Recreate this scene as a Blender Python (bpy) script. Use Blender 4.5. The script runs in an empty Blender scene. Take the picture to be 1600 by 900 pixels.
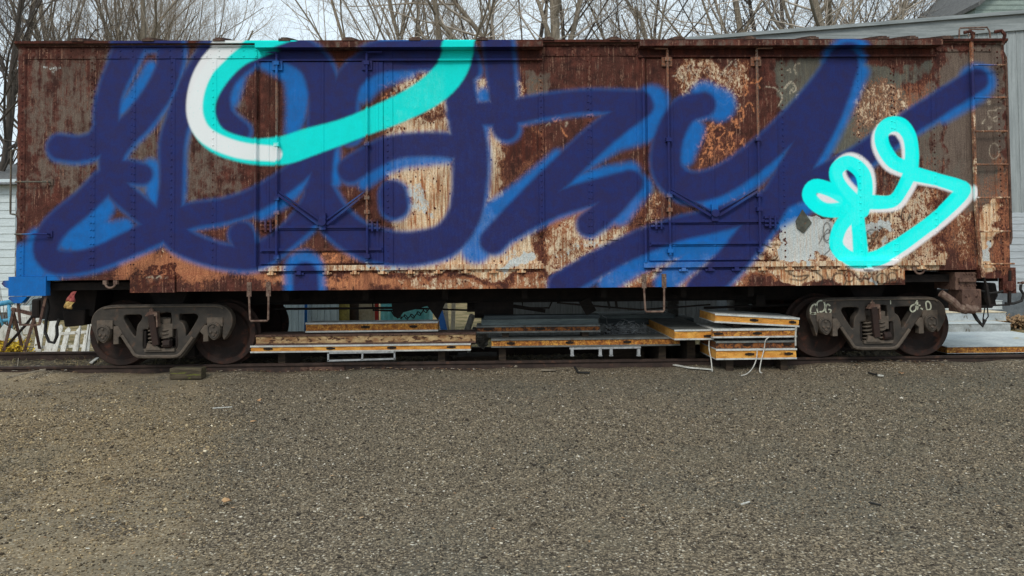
import bpy, bmesh, math, random
import numpy as np
from mathutils import Vector, Matrix
R = math.radians
rng = np.random.default_rng(7)
random.seed(7)
scene = bpy.context.scene
COL = scene.collection

# ------------------------------------------------------------------ camera
FPX = 1160.0                      # focal length in photo pixels (1600 wide)
YAW, PITCH, ROLL = R(1.2), R(1.8), R(0.50)
CAM = Vector((0.0, -9.75, 1.63))
CY = 395.0 - FPX * math.tan(PITCH)
fwd = Vector((math.sin(YAW) * math.cos(PITCH), math.cos(YAW) * math.cos(PITCH), math.sin(PITCH)))
rgt = Vector((math.cos(YAW), -math.sin(YAW), 0.0))
upv = rgt.cross(fwd)
rgt2 = rgt * math.cos(ROLL) - upv * math.sin(ROLL)
upv2 = upv * math.cos(ROLL) + rgt * math.sin(ROLL)
cam_d = bpy.data.cameras.new("camera"); cam = bpy.data.objects.new("camera", cam_d); COL.objects.link(cam)
cam_d.sensor_width = 36.0; cam_d.lens = FPX / 1600.0 * 36.0
cam_d.shift_y = (CY - 450.0) / 1600.0
cam_d.clip_end = 3000.0
M = Matrix.Identity(4)
for i in range(3):
    M[i][0] = rgt2[i]; M[i][1] = upv2[i]; M[i][2] = -fwd[i]; M[i][3] = CAM[i]
cam.matrix_world = M
scene.camera = cam

def ray(px, py):
    return fwd + rgt2 * ((px - 800.0) / FPX) - upv2 * ((py - CY) / FPX)
def at(px, py, Y=0.0):            # a photo measurement turned into a point on the plane y = Y
    d = ray(px, py); t = (Y - CAM.y) / d.y
    return CAM + d * t
def atz(px, py, z=0.0):           # the same on the ground
    d = ray(px, py); t = (z - CAM.z) / d.z
    return CAM + d * t
def X(px, Y=0.0): return at(px, 260, Y).x
def Z(py, Y=0.0): return at(800, py, Y).z

# ------------------------------------------------------------------ colour helpers
def lin(c):
    c = c / 255.0
    return c / 12.92 if c <= 0.04045 else ((c + 0.055) / 1.055) ** 2.4
def rgb(r, g, b, k=1.0): return (min(1, lin(r) * k), min(1, lin(g) * k), min(1, lin(b) * k), 1.0)

class NT:
    """tiny node-tree writer"""
    def __init__(s, mat):
        s.t = mat.node_tree; s.n = s.t.nodes; s.l = s.t.links
        s.bsdf = next(n for n in s.n if n.type == 'BSDF_PRINCIPLED')
    def put(s, sock, v):
        if isinstance(v, bpy.types.NodeSocket): s.l.new(v, sock)
        else: sock.default_value = v
    def coord(s, kind='Object'): return s.n.new('ShaderNodeTexCoord').outputs[kind]
    def scale(s, vec, sc, off=(0, 0, 0)):
        m = s.n.new('ShaderNodeMapping'); s.l.new(vec, m.inputs[0]); m.inputs[3].default_value = sc; m.inputs[1].default_value = off
        return m.outputs[0]
    def noise(s, vec, sc=5, detail=4, rough=.55, dist=0):
        n = s.n.new('ShaderNodeTexNoise'); s.l.new(vec, n.inputs['Vector'])
        n.inputs['Scale'].default_value = sc; n.inputs['Detail'].default_value = detail
        n.inputs['Roughness'].default_value = rough; n.inputs['Distortion'].default_value = dist
        return n.outputs[0]
    def voro(s, vec, sc=5, feat='F1', out=0, rnd=1.0):
        n = s.n.new('ShaderNodeTexVoronoi'); n.feature = feat; s.l.new(vec, n.inputs['Vector'])
        n.inputs['Scale'].default_value = sc; n.inputs['Randomness'].default_value = rnd
        return n.outputs[out]
    def math(s, op, a, b=0.0, c=0.0, clamp=False):
        n = s.n.new('ShaderNodeMath'); n.operation = op; n.use_clamp = clamp
        for i, v in enumerate((a, b, c)): s.put(n.inputs[i], v)
        return n.outputs[0]
    def ss(s, v, lo, hi, a=0.0, b=1.0):
        n = s.n.new('ShaderNodeMapRange'); n.interpolation_type = 'SMOOTHSTEP'
        s.put(n.inputs[0], v); s.put(n.inputs[1], lo); s.put(n.inputs[2], hi)
        n.inputs[3].default_value = a; n.inputs[4].default_value = b
        return n.outputs[0]
    def mix(s, fac, a, b, mode='MIX'):
        n = s.n.new('ShaderNodeMix'); n.data_type = 'RGBA'; n.blend_type = mode
        s.put(n.inputs[0], fac); s.put(n.inputs[6], a); s.put(n.inputs[7], b)
        return n.outputs[2]
    def attr(s, name):
        n = s.n.new('ShaderNodeAttribute'); n.attribute_name = name
        return n
    def sep(s, col):
        n = s.n.new('ShaderNodeSeparateColor'); s.l.new(col, n.inputs[0]); return n.outputs
    def bump(s, h, strength=.3, dist=.01, base=None):
        n = s.n.new('ShaderNodeBump'); n.inputs['Strength'].default_value = strength; n.inputs['Distance'].default_value = dist
        s.l.new(h, n.inputs['Height'])
        if base is not None: s.l.new(base, n.inputs['Normal'])
        s.l.new(n.outputs[0], s.bsdf.inputs['Normal']); return n.outputs[0]

def newmat(name):
    m = bpy.data.materials.new(name); m.use_nodes = True
    return m, NT(m)

def noisy(name, c1, c2, sc=8, rough=.8, bump=.25, stretch=(1, 1, 1), c3=None, f3=(.6, .7), sc3=30, metal=0.0, fine=.25, bd=.006):
    """two colours mixed by noise, an optional third in patches, fine grain and a little bump"""
    m, t = newmat(name)
    v = t.scale(t.coord(), stretch)
    n1 = t.noise(v, sc, 6, .62)
    col = t.mix(t.ss(n1, .35, .65), c1, c2)
    if c3 is not None:
        col = t.mix(t.ss(t.noise(v, sc3, 5, .6, .3), f3[0], f3[1]), col, c3)
    g = t.noise(v, sc * 9, 3, .6)
    col = t.mix(fine, col, t.mix(t.ss(g, .3, .7), (0.25, .25, .25, 1), (1, 1, 1, 1)), 'MULTIPLY')
    t.l.new(col, t.bsdf.inputs['Base Color'])
    t.bsdf.inputs['Roughness'].default_value = rough
    t.bsdf.inputs['Metallic'].default_value = metal
    t.bsdf.inputs['Specular IOR Level'].default_value = .3
    t.bump(t.math('ADD', n1, t.math('MULTIPLY', g, .4)), bump, bd)
    return m

# ------------------------------------------------------------------ mesh builder
class MB:
    def __init__(s): s.v = []; s.f = []
    def add(s, verts, faces):
        o = len(s.v); s.v.extend([tuple(p) for p in verts]); s.f.extend([tuple(i + o for i in f) for f in faces])
        return s
    def box(s, x0, x1, y0, y1, z0, z1, rot=None, about=None):
        vs = [Vector((x, y, z)) for x in (x0, x1) for y in (y0, y1) for z in (z0, z1)]
        if rot is not None:
            c = about or Vector(((x0 + x1) / 2, (y0 + y1) / 2, (z0 + z1) / 2))
            vs = [c + rot @ (p - c) for p in vs]
        return s.add(vs, [(0, 1, 3, 2), (4, 6, 7, 5), (0, 4, 5, 1), (2, 3, 7, 6), (0, 2, 6, 4), (1, 5, 7, 3)])
    def sheet(s, x0, x1, z0, z1, y0, y1, step=.03, yf=None):
        """box whose front (y0) is a fine grid, so paint and wear can be read per vertex"""
        nx = max(1, int(round((x1 - x0) / step))); nz = max(1, int(round((z1 - z0) / step)))
        xs = np.linspace(x0, x1, nx + 1); zs = np.linspace(z0, z1, nz + 1)
        gx, gz = np.meshgrid(xs, zs, indexing='ij')
        gy = np.full_like(gx, y0) if yf is None else y0 + yf(gx, gz)
        V = np.stack([gx, gy, gz], -1).reshape(-1, 3)
        idx = np.arange((nx + 1) * (nz + 1)).reshape(nx + 1, nz + 1)
        F = np.stack([idx[:-1, :-1], idx[1:, :-1], idx[1:, 1:], idx[:-1, 1:]], -1).reshape(-1, 4)
        o = len(s.v); s.v.extend(map(tuple, V)); s.f.extend(map(tuple, F + o))
        ring = list(idx[:, 0]) + list(idx[-1, 1:]) + list(idx[-2::-1, -1]) + list(idx[0, -2:0:-1])
        b = len(s.v); s.v.extend([(V[i][0], y1, V[i][2]) for i in ring]); n = len(ring)
        for k in range(n):
            s.f.append((o + ring[(k + 1) % n], o + ring[k], b + k, b + (k + 1) % n))
        s.f.append(tuple(b + k for k in range(n - 1, -1, -1)))
        return s
    def bar(s, a, b, w, h, up=(0, 0, 1)):
        """box beam from a to b, width w across, height h along up"""
        a = Vector(a); b = Vector(b); d = (b - a).normalized(); u = Vector(up)
        sd = d.cross(u)
        if sd.length < 1e-4: sd = d.cross(Vector((0, 1, 0)))
        sd.normalize(); u = sd.cross(d).normalized()
        vs = [p + sd * (i * w / 2) + u * (j * h / 2) for p in (a, b) for (i, j) in ((-1, -1), (1, -1), (1, 1), (-1, 1))]
        return s.add(vs, [(3, 2, 1, 0), (4, 5, 6, 7), (0, 1, 5, 4), (1, 2, 6, 5), (2, 3, 7, 6), (3, 0, 4, 7)])
    def tube(s, path, r, n=8, step=None, close=False):
        P = [Vector(p) for p in path]
        rr = list(r) if hasattr(r, '__len__') else [r] * len(P)
        if step:
            Q = []; q = []
            for i in range(len(P) - 1):
                k = max(1, int((P[i + 1] - P[i]).length / step))
                for j in range(k):
                    Q.append(P[i].lerp(P[i + 1], j / k)); q.append(rr[i] + (rr[i + 1] - rr[i]) * j / k)
            Q.append(P[-1]); q.append(rr[-1]); P, rr = Q, q
        o = len(s.v); m = len(P); u = None
        for i in range(m):
            d = (P[min(i + 1, m - 1)] - P[max(i - 1, 0)])
            if d.length < 1e-9: d = Vector((0, 0, 1))
            d.normalize()
            if u is None:
                u = d.orthogonal().normalized()
            else:
                u = u - d * u.dot(d)
                u = d.orthogonal() if u.length < 1e-5 else u
                u.normalize()
            w = d.cross(u)
            for k in range(n):
                a = 2 * math.pi * k / n
                s.v.append(tuple(P[i] + (u * math.cos(a) + w * math.sin(a)) * rr[i]))
        for i in range(m - 1):
            for k in range(n):
                a = o + i * n + k; b = o + i * n + (k + 1) % n
                s.f.append((a, b, b + n, a + n))
        s.f.append(tuple(o + k for k in range(n - 1, -1, -1)))
        s.f.append(tuple(o + (m - 1) * n + k for k in range(n)))
        return s
    def prism(s, poly, y0, y1):
        """xz outline (counter-clockwise seen from -y) extruded in y"""
        n = len(poly)
        vs = [(p[0], y0, p[1]) for p in poly] + [(p[0], y1, p[1]) for p in poly]
        fs = [tuple(range(n)), tuple(range(2 * n - 1, n - 1, -1))]
        fs += [((i + 1) % n, i, n + i, n + (i + 1) % n) for i in range(n)]
        return s.add(vs, fs)
    def prismx(s, poly, x0, x1):
        n = len(poly)
        vs = [(x0, p[0], p[1]) for p in poly] + [(x1, p[0], p[1]) for p in poly]
        fs = [tuple(range(n - 1, -1, -1)), tuple(range(n, 2 * n))]
        fs += [(i, (i + 1) % n, n + (i + 1) % n, n + i) for i in range(n)]
        return s.add(vs, fs)
    def lathe_y(s, prof, cx, cz, n=40):
        """profile of (radius, y) turned round the y axis through (cx, cz)"""
        o = len(s.v)
        for (r, y) in prof:
            for k in range(n):
                a = 2 * math.pi * k / n
                s.v.append((cx + r * math.cos(a), y, cz + r * math.sin(a)))
        for i in range(len(prof) - 1):
            for k in range(n):
                a = o + i * n + k; b = o + i * n + (k + 1) % n
                s.f.append((a, b, b + n, a + n))
        s.f.append(tuple(o + k for k in range(n - 1, -1, -1)))
        s.f.append(tuple(o + (len(prof) - 1) * n + k for k in range(n)))
        return s
    def rivet(s, x, y, z, r=.011, h=.008):
        vs = [(x + r * math.cos(a), y, z + r * math.sin(a)) for a in [k * math.pi / 3 for k in range(6)]]
        vs += [(x + r * .6 * math.cos(a), y - h, z + r * .6 * math.sin(a)) for a in [k * math.pi / 3 for k in range(6)]]
        fs = [(k, (k + 1) % 6, 6 + (k + 1) % 6, 6 + k) for k in range(6)] + [(6, 7, 8, 9, 10, 11)]
        return s.add(vs, fs)
    def build(s, name, mat, parent=None, off=(0, 0, 0), smooth=False, bevel=0.0, fix=True):
        off = Vector(off)
        me = bpy.data.meshes.new(name)
        V = np.array(s.v, dtype=np.float64) - np.array(off)
        me.from_pydata(V.tolist(), [], s.f)
        if fix:
            bm = bmesh.new(); bm.from_mesh(me); bmesh.ops.recalc_face_normals(bm, faces=bm.faces); bm.to_mesh(me); bm.free()
        me.update()
        if smooth: me.shade_smooth()
        me.materials.append(mat)
        o = bpy.data.objects.new(name, me); COL.objects.link(o)
        if parent is not None: o.parent = parent
        else: o.location = off
        if bevel:
            b = o.modifiers.new("bevel", 'BEVEL'); b.width = bevel; b.segments = 2; b.limit_method = 'ANGLE'; b.angle_limit = R(40)
        return o

def tag(o, label=None, cat=None, group=None, kind=None):
    if label: o['label'] = label
    if cat: o['category'] = cat
    if group: o['group'] = group
    if kind: o['kind'] = kind
    return o
class Thing:
    """an Empty at the base of a thing; parts are authored in world coordinates"""
    def __init__(s, name, label, cat, loc, group=None):
        s.loc = Vector(loc); s.e = bpy.data.objects.new(name, None); COL.objects.link(s.e); s.e.location = s.loc
        s.e.empty_display_size = .2
        tag(s.e, label, cat, group)
    def part(s, name, mb, mat, parent=None, **k):
        return mb.build(name, mat, parent or s.e, s.loc, **k)
def solo(name, mb, mat, label, cat, group=None, **k):
    V = np.array(mb.v); off = ((V[:, 0].min() + V[:, 0].max()) / 2, (V[:, 1].min() + V[:, 1].max()) / 2, V[:, 2].min())
    return tag(mb.build(name, mat, None, off, **k), label, cat, group)

def curve_plate(name, outline, holes, y, depth, bevel):
    """flat plate with holes, cast-like rounded edges: 2D filled curve turned to mesh (front at y, in xz)"""
    cu = bpy.data.curves.new(name, 'CURVE'); cu.dimensions = '2D'; cu.fill_mode = 'BOTH'
    cu.extrude = depth / 2 - bevel; cu.bevel_depth = bevel; cu.bevel_resolution = 2
    for poly in [outline] + holes:
        sp = cu.splines.new('POLY'); sp.points.add(len(poly) - 1); sp.use_cyclic_u = True
        for p, q in zip(sp.points, poly): p.co = (q[0], q[1], 0, 1)
    o = bpy.data.objects.new(name, cu); COL.objects.link(o)
    bpy.context.view_layer.update()
    me = bpy.data.meshes.new_from_object(o.evaluated_get(bpy.context.evaluated_depsgraph_get()))
    vs = [(v.co.x, y + depth / 2 - v.co.z, v.co.y) for v in me.vertices]
    fs = [tuple(p.vertices) for p in me.polygons]
    bpy.data.objects.remove(o); bpy.data.curves.remove(cu); bpy.data.meshes.remove(me)
    return vs, fs
def smooth_poly(pts, k=3, closed=True):
    """Catmull-Rom through 2D points"""
    n = len(pts); out = []
    rngi = range(n) if closed else range(n - 1)
    for i in rngi:
        g = (lambda j: pts[j % n]) if closed else (lambda j: pts[min(max(j, 0), n - 1)])
        p0, p1, p2, p3 = [np.array(g(i + d), float) for d in (-1, 0, 1, 2)]
        for j in range(k):
            t = j / k
            out.append(tuple(.5 * ((2 * p1) + (-p0 + p2) * t + (2 * p0 - 5 * p1 + 4 * p2 - p3) * t * t + (-p0 + 3 * p1 - 3 * p2 + p3) * t ** 3)))
    if not closed: out.append(tuple(pts[-1]))
    return out
# ------------------------------------------------------------------ light
world = bpy.data.worlds.new("World"); scene.world = world; world.use_nodes = True
wt = world.node_tree; wn, wl = wt.nodes, wt.links
bg = wn['Background']
SUN_EL, SUN_AZ = R(42), R(200)          # behind the photographer, a little to the left
sky = wn.new('ShaderNodeTexSky'); sky.sky_type = 'NISHITA'; sky.sun_disc = False
sky.sun_elevation = SUN_EL; sky.sun_rotation = SUN_AZ
sky.air_density = 1.0; sky.dust_density = 2.0
# thin even cloud over the sky, brighter towards the zenith as an overcast sky is
tc = wn.new('ShaderNodeTexCoord'); sx = wn.new('ShaderNodeSeparateXYZ'); wl.new(tc.outputs['Generated'], sx.inputs[0])
mr = wn.new('ShaderNodeMapRange'); wl.new(sx.outputs[2], mr.inputs[0])
mr.inputs[1].default_value = 0.0; mr.inputs[2].default_value = 0.95; mr.inputs[3].default_value = 10.0; mr.inputs[4].default_value = 12.5
nz = wn.new('ShaderNodeTexNoise'); mp = wn.new('ShaderNodeMapping'); mp.inputs[3].default_value = (1.5, 1.5, 4)
wl.new(tc.outputs['Generated'], mp.inputs[0]); wl.new(mp.outputs[0], nz.inputs[0]); nz.inputs['Scale'].default_value = 1.6; nz.inputs['Detail'].default_value = 5
cr = wn.new('ShaderNodeMapRange'); wl.new(nz.outputs[0], cr.inputs[0]); cr.inputs[1].default_value = .3; cr.inputs[2].default_value = .7
cr.inputs[3].default_value = .84; cr.inputs[4].default_value = .97
cm = wn.new('ShaderNodeVectorMath'); cm.operation = 'SCALE'; cm.inputs[0].default_value = (.85, .985, 1.08); wl.new(mr.outputs[0], cm.inputs['Scale'])
mx = wn.new('ShaderNodeMix'); mx.data_type = 'RGBA'
wl.new(cr.outputs[0], mx.inputs[0]); wl.new(sky.outputs[0], mx.inputs[6]); wl.new(cm.outputs[0], mx.inputs[7])
wl.new(mx.outputs[2], bg.inputs[0]); bg.inputs[1].default_value = 0.10
sl = bpy.data.lights.new("sun", 'SUN'); so = bpy.data.objects.new("sun", sl); COL.objects.link(so)
sl.energy = 1.5; sl.angle = R(16); sl.color = (1.0, .93, .83)
sd = Vector((math.sin(SUN_AZ) * math.cos(SUN_EL), math.cos(SUN_AZ) * math.cos(SUN_EL), math.sin(SUN_EL)))
so.rotation_euler = sd.to_track_quat('Z', 'Y').to_euler()
so.location = sd * 60
vs_ = scene.view_settings
scene.display_settings.display_device = 'sRGB'
vs_.view_transform = 'Standard'; vs_.look = 'None'; vs_.gamma = 1.0; vs_.exposure = 0.0; vs_.use_curve_mapping = False
scene.cycles.max_bounces = 6

# ------------------------------------------------------------------ the painted and worn side of the boxcar
_cat = {}
def cat_r(pts):
    """stroke control points (x, y, r) -> dense polyline"""
    k = tuple(map(tuple, pts))
    if k not in _cat: _cat[k] = smooth_poly(pts, 5, closed=False)
    return _cat[k]
NAVY = [
 [(93,230,20),(122,233,20),(152,224,20),(167,200,20),(167,178,20),(173,143,20),(190,102,22),(206,66,24)],
 [(206,54,24),(264,54,26)],
 [(267,60,23),(266,97,20),(250,140,22),(219,184,22),(192,212,22),(175,244,20),(180,288,19),(214,322,19),(256,356,21)],
 [(222,272,17),(180,272,20),(132,316,20),(86,356,20),(71,390,20),(90,410,19),(140,406,18),(200,382,20),(256,354,22)],
 [(326,90,21),(300,132,20),(281,180,19),(269,225,20),(268,285,19),(264,340,22),(276,370,22),(312,390,20),(360,402,19),(402,400,20),(444,374,18),(480,338,20),(498,300,20),(504,255,18),(506,200,24),(508,150,25),(492,102,24),(450,78,22),(405,80,20),(366,104,20),(344,142,18),(346,182,20),(375,205,16)],
 [(258,352,22),(300,337,20),(350,329,19),(398,313,19),(442,288,18),(480,256,18),(512,222,18)],
 [(377,366,20),(388,392,20)],
 [(545,205,20),(536,170,22),(548,124,21),(590,94,22),(650,88,22),(712,86,23),(730,108,20)],
 [(716,100,22),(720,150,24),(734,230,28),(734,285,27),(726,335,26),(700,372,26),(660,386,26),(615,388,26),(566,376,26),(526,346,26),(500,302,24)],
 [(548,266,20),(575,250,20),(618,230,19),(680,226,19),(730,232,20)],
 [(614,303,21),(616,320,22)],
 [(776,55,22),(783,120,22),(790,199,21)],
 [(735,178,18),(790,176,20),(850,166,19),(920,158,18),(1000,161,19)],
 [(1002,166,19),(945,206,22),(882,264,23),(822,322,22),(770,376,21)],
 [(795,356,20),(860,322,20),(922,302,20),(984,286,21)],
 [(980,292,20),(950,326,20),(920,350,19)],
 [(1098,164,20),(1066,176,22),(1044,218,23),(1042,266,24),(1072,292,24),(1122,284,23),(1182,244,23),(1242,190,24),(1292,132,24),(1316,97,25)],
 [(1317,102,25),(1292,172,26),(1256,240,26),(1216,306,24),(1180,358,24),(1142,406,24),(1096,452,24)],
 [(876,446,20),(930,414,20),(990,384,20),(1052,360,19),(1112,346,19),(1172,328,20),(1250,294,21),(1330,255,20),(1400,206,19),(1462,166,19),(1526,125,19)],
 [(478,429,20),(479,470,21)],
]
BLUE = [
 [(190,172,9),(218,138,11),(236,104,9)],
 [(104,380,12),(128,352,18),(150,338,20),(166,322,14)], [(120,382,14),(160,368,18),(196,356,14)], [(140,360,20),(180,362,16)],
 [(40,400,20),(46,430,26),(40,470,24)], [(20,440,12),(26,456,14),(60,452,20),(78,440,16)], [(60,375,18),(50,420,24)],
 [(236,262,14),(240,300,12),(246,318,8)],
 [(420,96,16),(462,116,22),(466,160,18),(458,206,12)], [(372,120,12),(364,160,8)],
 [(410,332,12),(450,306,13),(478,272,12)], [(520,232,12),(522,282,12)],
 [(566,142,20),(592,124,16),(640,112,10)], [(600,66,8),(700,70,8)],
 [(570,286,10),(622,254,12),(700,246,10)], [(756,150,13)], [(758,196,7),(756,240,6)],
 [(1018,160,26),(1012,196,24),(960,222,16),(905,262,12)],
 [(872,246,12),(808,304,16),(752,352,24),(744,386,26)],
 [(870,300,14),(930,278,14),(985,268,15)], [(1000,292,18),(968,334,18)],
 [(1100,150,22),(1122,164,26)], [(1082,204,18),(1068,244,16)], [(1110,314,16),(1172,280,16),(1214,240,16)],
 [(1318,96,34)], [(1346,112,12),(1306,196,14),(1262,272,18)], [(1262,240,12),(1240,280,14)],
 [(1526,128,28)], [(1474,178,14),(1526,146,16)],
 [(950,442,16),(1012,404,17),(1100,374,18),(1160,354,14)], [(1040,440,18),(1090,400,18),(1130,378,14)],
 [(1206,346,16),(1272,312,16),(1350,276,10)], [(476,422,31),(478,470,32)],
]
CYAN = [[(452,52,20),(415,66,20),(372,82,22),(340,112,22),(318,152,21),(318,190,21),(340,220,20),(390,236,20),(440,236,22),(480,224,22),(545,203,19),(620,172,21),(676,140,24),(708,104,24),(721,52,24)]]
WHITE = [[(378,52,16),(345,80,15),(318,112,14),(305,150,13),(306,186,13),(325,214,13),(372,234,13),(430,241,12)]]
AQUA = [
 [(1421,263,11),(1396,253,11),(1380,229,11),(1378,208,11),(1390,195,12),(1408,196,12),(1421,213,11),(1425,240,11),(1423,263,12)],
 [(1426,271,12),(1462,280,10),(1498,291,11),(1503,301,12),(1470,335,11),(1441,358,11),(1404,384,12),(1367,404,12),(1330,405,12),(1307,384,11),(1313,355,11),(1334,330,12)],
 [(1336,328,12),(1341,352,11),(1345,398,12)],
 [(1336,325,13),(1290,328,11),(1265,308,11),(1273,291,11),(1301,298,11),(1334,317,12)],
 [(1340,322,13),(1312,289,11),(1307,266,11),(1325,254,11),(1347,270,12),(1352,297,12),(1346,328,13)],
 [(1352,315,12),(1392,315,10),(1409,296,10),(1423,268,11)],
]
AQUAW = [[(x + 6, y + 5, r - 1) for (x, y, r) in s] for s in AQUA[1:2] + AQUA[5:]] + [[(x - 5, y + 5, r - 1) for (x, y, r) in AQUA[0]]] + \
        [[(x + 5, y - 5, r - 1) for (x, y, r) in AQUA[4]], [(1284, 308, 8), (1308, 314, 8)], [(1324, 362, 7), (1324, 392, 9)]]
rs = random.Random(11)
def squig(cx, cy, w, h, n, r):
    p = (cx + rs.uniform(-w, w), cy + rs.uniform(-h, h)); out = [(p[0], p[1], r)]
    for _ in range(n):
        out.append((p[0] + rs.uniform(-6, 6), p[1] + rs.uniform(-9, 9), r * rs.uniform(.7, 1.2))); p = out[-1][:2]
    return out
LIGHTS = [squig(1108, 128, 52, 36, rs.randint(2, 5), rs.uniform(.5, 1.2)) for _ in range(46)] + \
         [squig(1548, 180, 9, 22, 3, .8) for _ in range(7)] + [squig(900, 190, 60, 8, 2, .8) for _ in range(5)] + \
         [[(1553 + 7 * math.cos(a / 2), 236 + 12 * math.sin(a / 2), .55) for a in range(13)]] + \
         [squig(625, 138, 16, 16, 3, 1.0) for _ in range(8)] + [squig(1240, 130, 18, 22, 3, 1.0) for _ in range(4)] + \
         [[(1196, 136, 1), (1214, 140, 1.2), (1222, 152, 1.3), (1216, 166, 1)], [(1226, 138, 1.8), (1236, 128, 1.6), (1244, 140, 1.2), (1234, 146, 1)]] + [[(232,434,.9),(240,432,.9),(243,437,.9),(252,431,.9),(256,438,.9),(264,433,.9)], [(236,439,.8),(262,437,.8)]] + \
         [squig(1430, 335, 34, 30, 3, .9) for _ in range(14)]
ORANGES = [squig(1128, 222, 36, 34, rs.randint(3, 6), rs.uniform(.9, 1.7)) for _ in range(26)] + \
          [[(1150 + 12 * math.cos(a / 2), 300 + 13 * math.sin(a / 2), 1.1) for a in range(13)]] + \
          [squig(890, 188, 28, 14, 3, 1.2) for _ in range(4)] + [squig(620, 160, 25, 30, 3, 1.0) for _ in range(6)] + [squig(1160, 160, 16, 40, 3, 1.3) for _ in range(6)] + [
  [(483,432,1.3),(483,443,1.3),(478,445,1.3),(475,440,1.2)], [(490,432,1.3),(490,442,1.3),(495,445,1.3),(500,441,1.3),(500,432,1.3)],
  [(513,432,1.2),(506,433,1.2),(506,444,1.2),(513,445,1.2)], [(506,438,1.2),(512,438,1.2)],
  [(523,433,1.2),(517,434,1.2),(517,438,1.2),(523,441,1.2),(521,445,1.2),(515,445,1.2)],
  [(529,434,1.2),(535,440,1.2),(529,446,1.2),(540,436,1.2),(544,445,1.2)], [(548,436,1),(556,444,1),(562,436,1)],
  [(514,396,2),(506,397,2),(503,403,2),(507,409,2),(514,408,2)], [(519,409,1.8),(519,396,1.8),(526,398,1.8),(525,403,1.8),(519,404,1.8),(527,409,1.8)]]
def oval(cx, cy, a, b, r, k=12, s=0.0): return [(cx + a * math.cos(s + i * 2 * math.pi / k), cy + b * math.sin(s + i * 2 * math.pi / k), r) for i in range(k + 1)]
DARKS = [oval(1310, 438, 11, 11, 1.1), oval(1326, 432, 7, 8, 1.0), oval(1392, 432, 7, 6, 1.0), oval(1394, 442, 6, 5, 1.0), oval(1376, 436, 8, 9, 1.0),
         [(1232,428,1.2),(1246,432,1.2),(1262,430,1.4),(1252,438,1.1),(1234,436,1.0)], [(1275,426,1.3),(1284,434,1.5),(1282,446,1.2)], [(1290,426,1),(1296,440,1),(1302,428,1)],
         [(1336,428,1.2),(1344,440,1.2),(1352,428,1.2),(1356,442,1.2)], [(1360,428,1),(1366,446,1)], [(1338,436,1),(1356,436,1)],
         oval(1292, 362, 6, 14, .9), oval(1296, 372, 9, 8, .9), oval(1356, 372, 6, 10, .8), oval(1362, 366, 9, 7, .8),
         [(1280,380,.8),(1294,358,.8),(1300,384,.8),(1288,398,.8)], [(1345,358,.8),(1358,386,.8),(1372,362,.8)]] + \
        [squig(1400, 340, 26, 20, 3, .9) for _ in range(10)] + [squig(1305, 348, 12, 14, 3, 1) for _ in range(6)]
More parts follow.
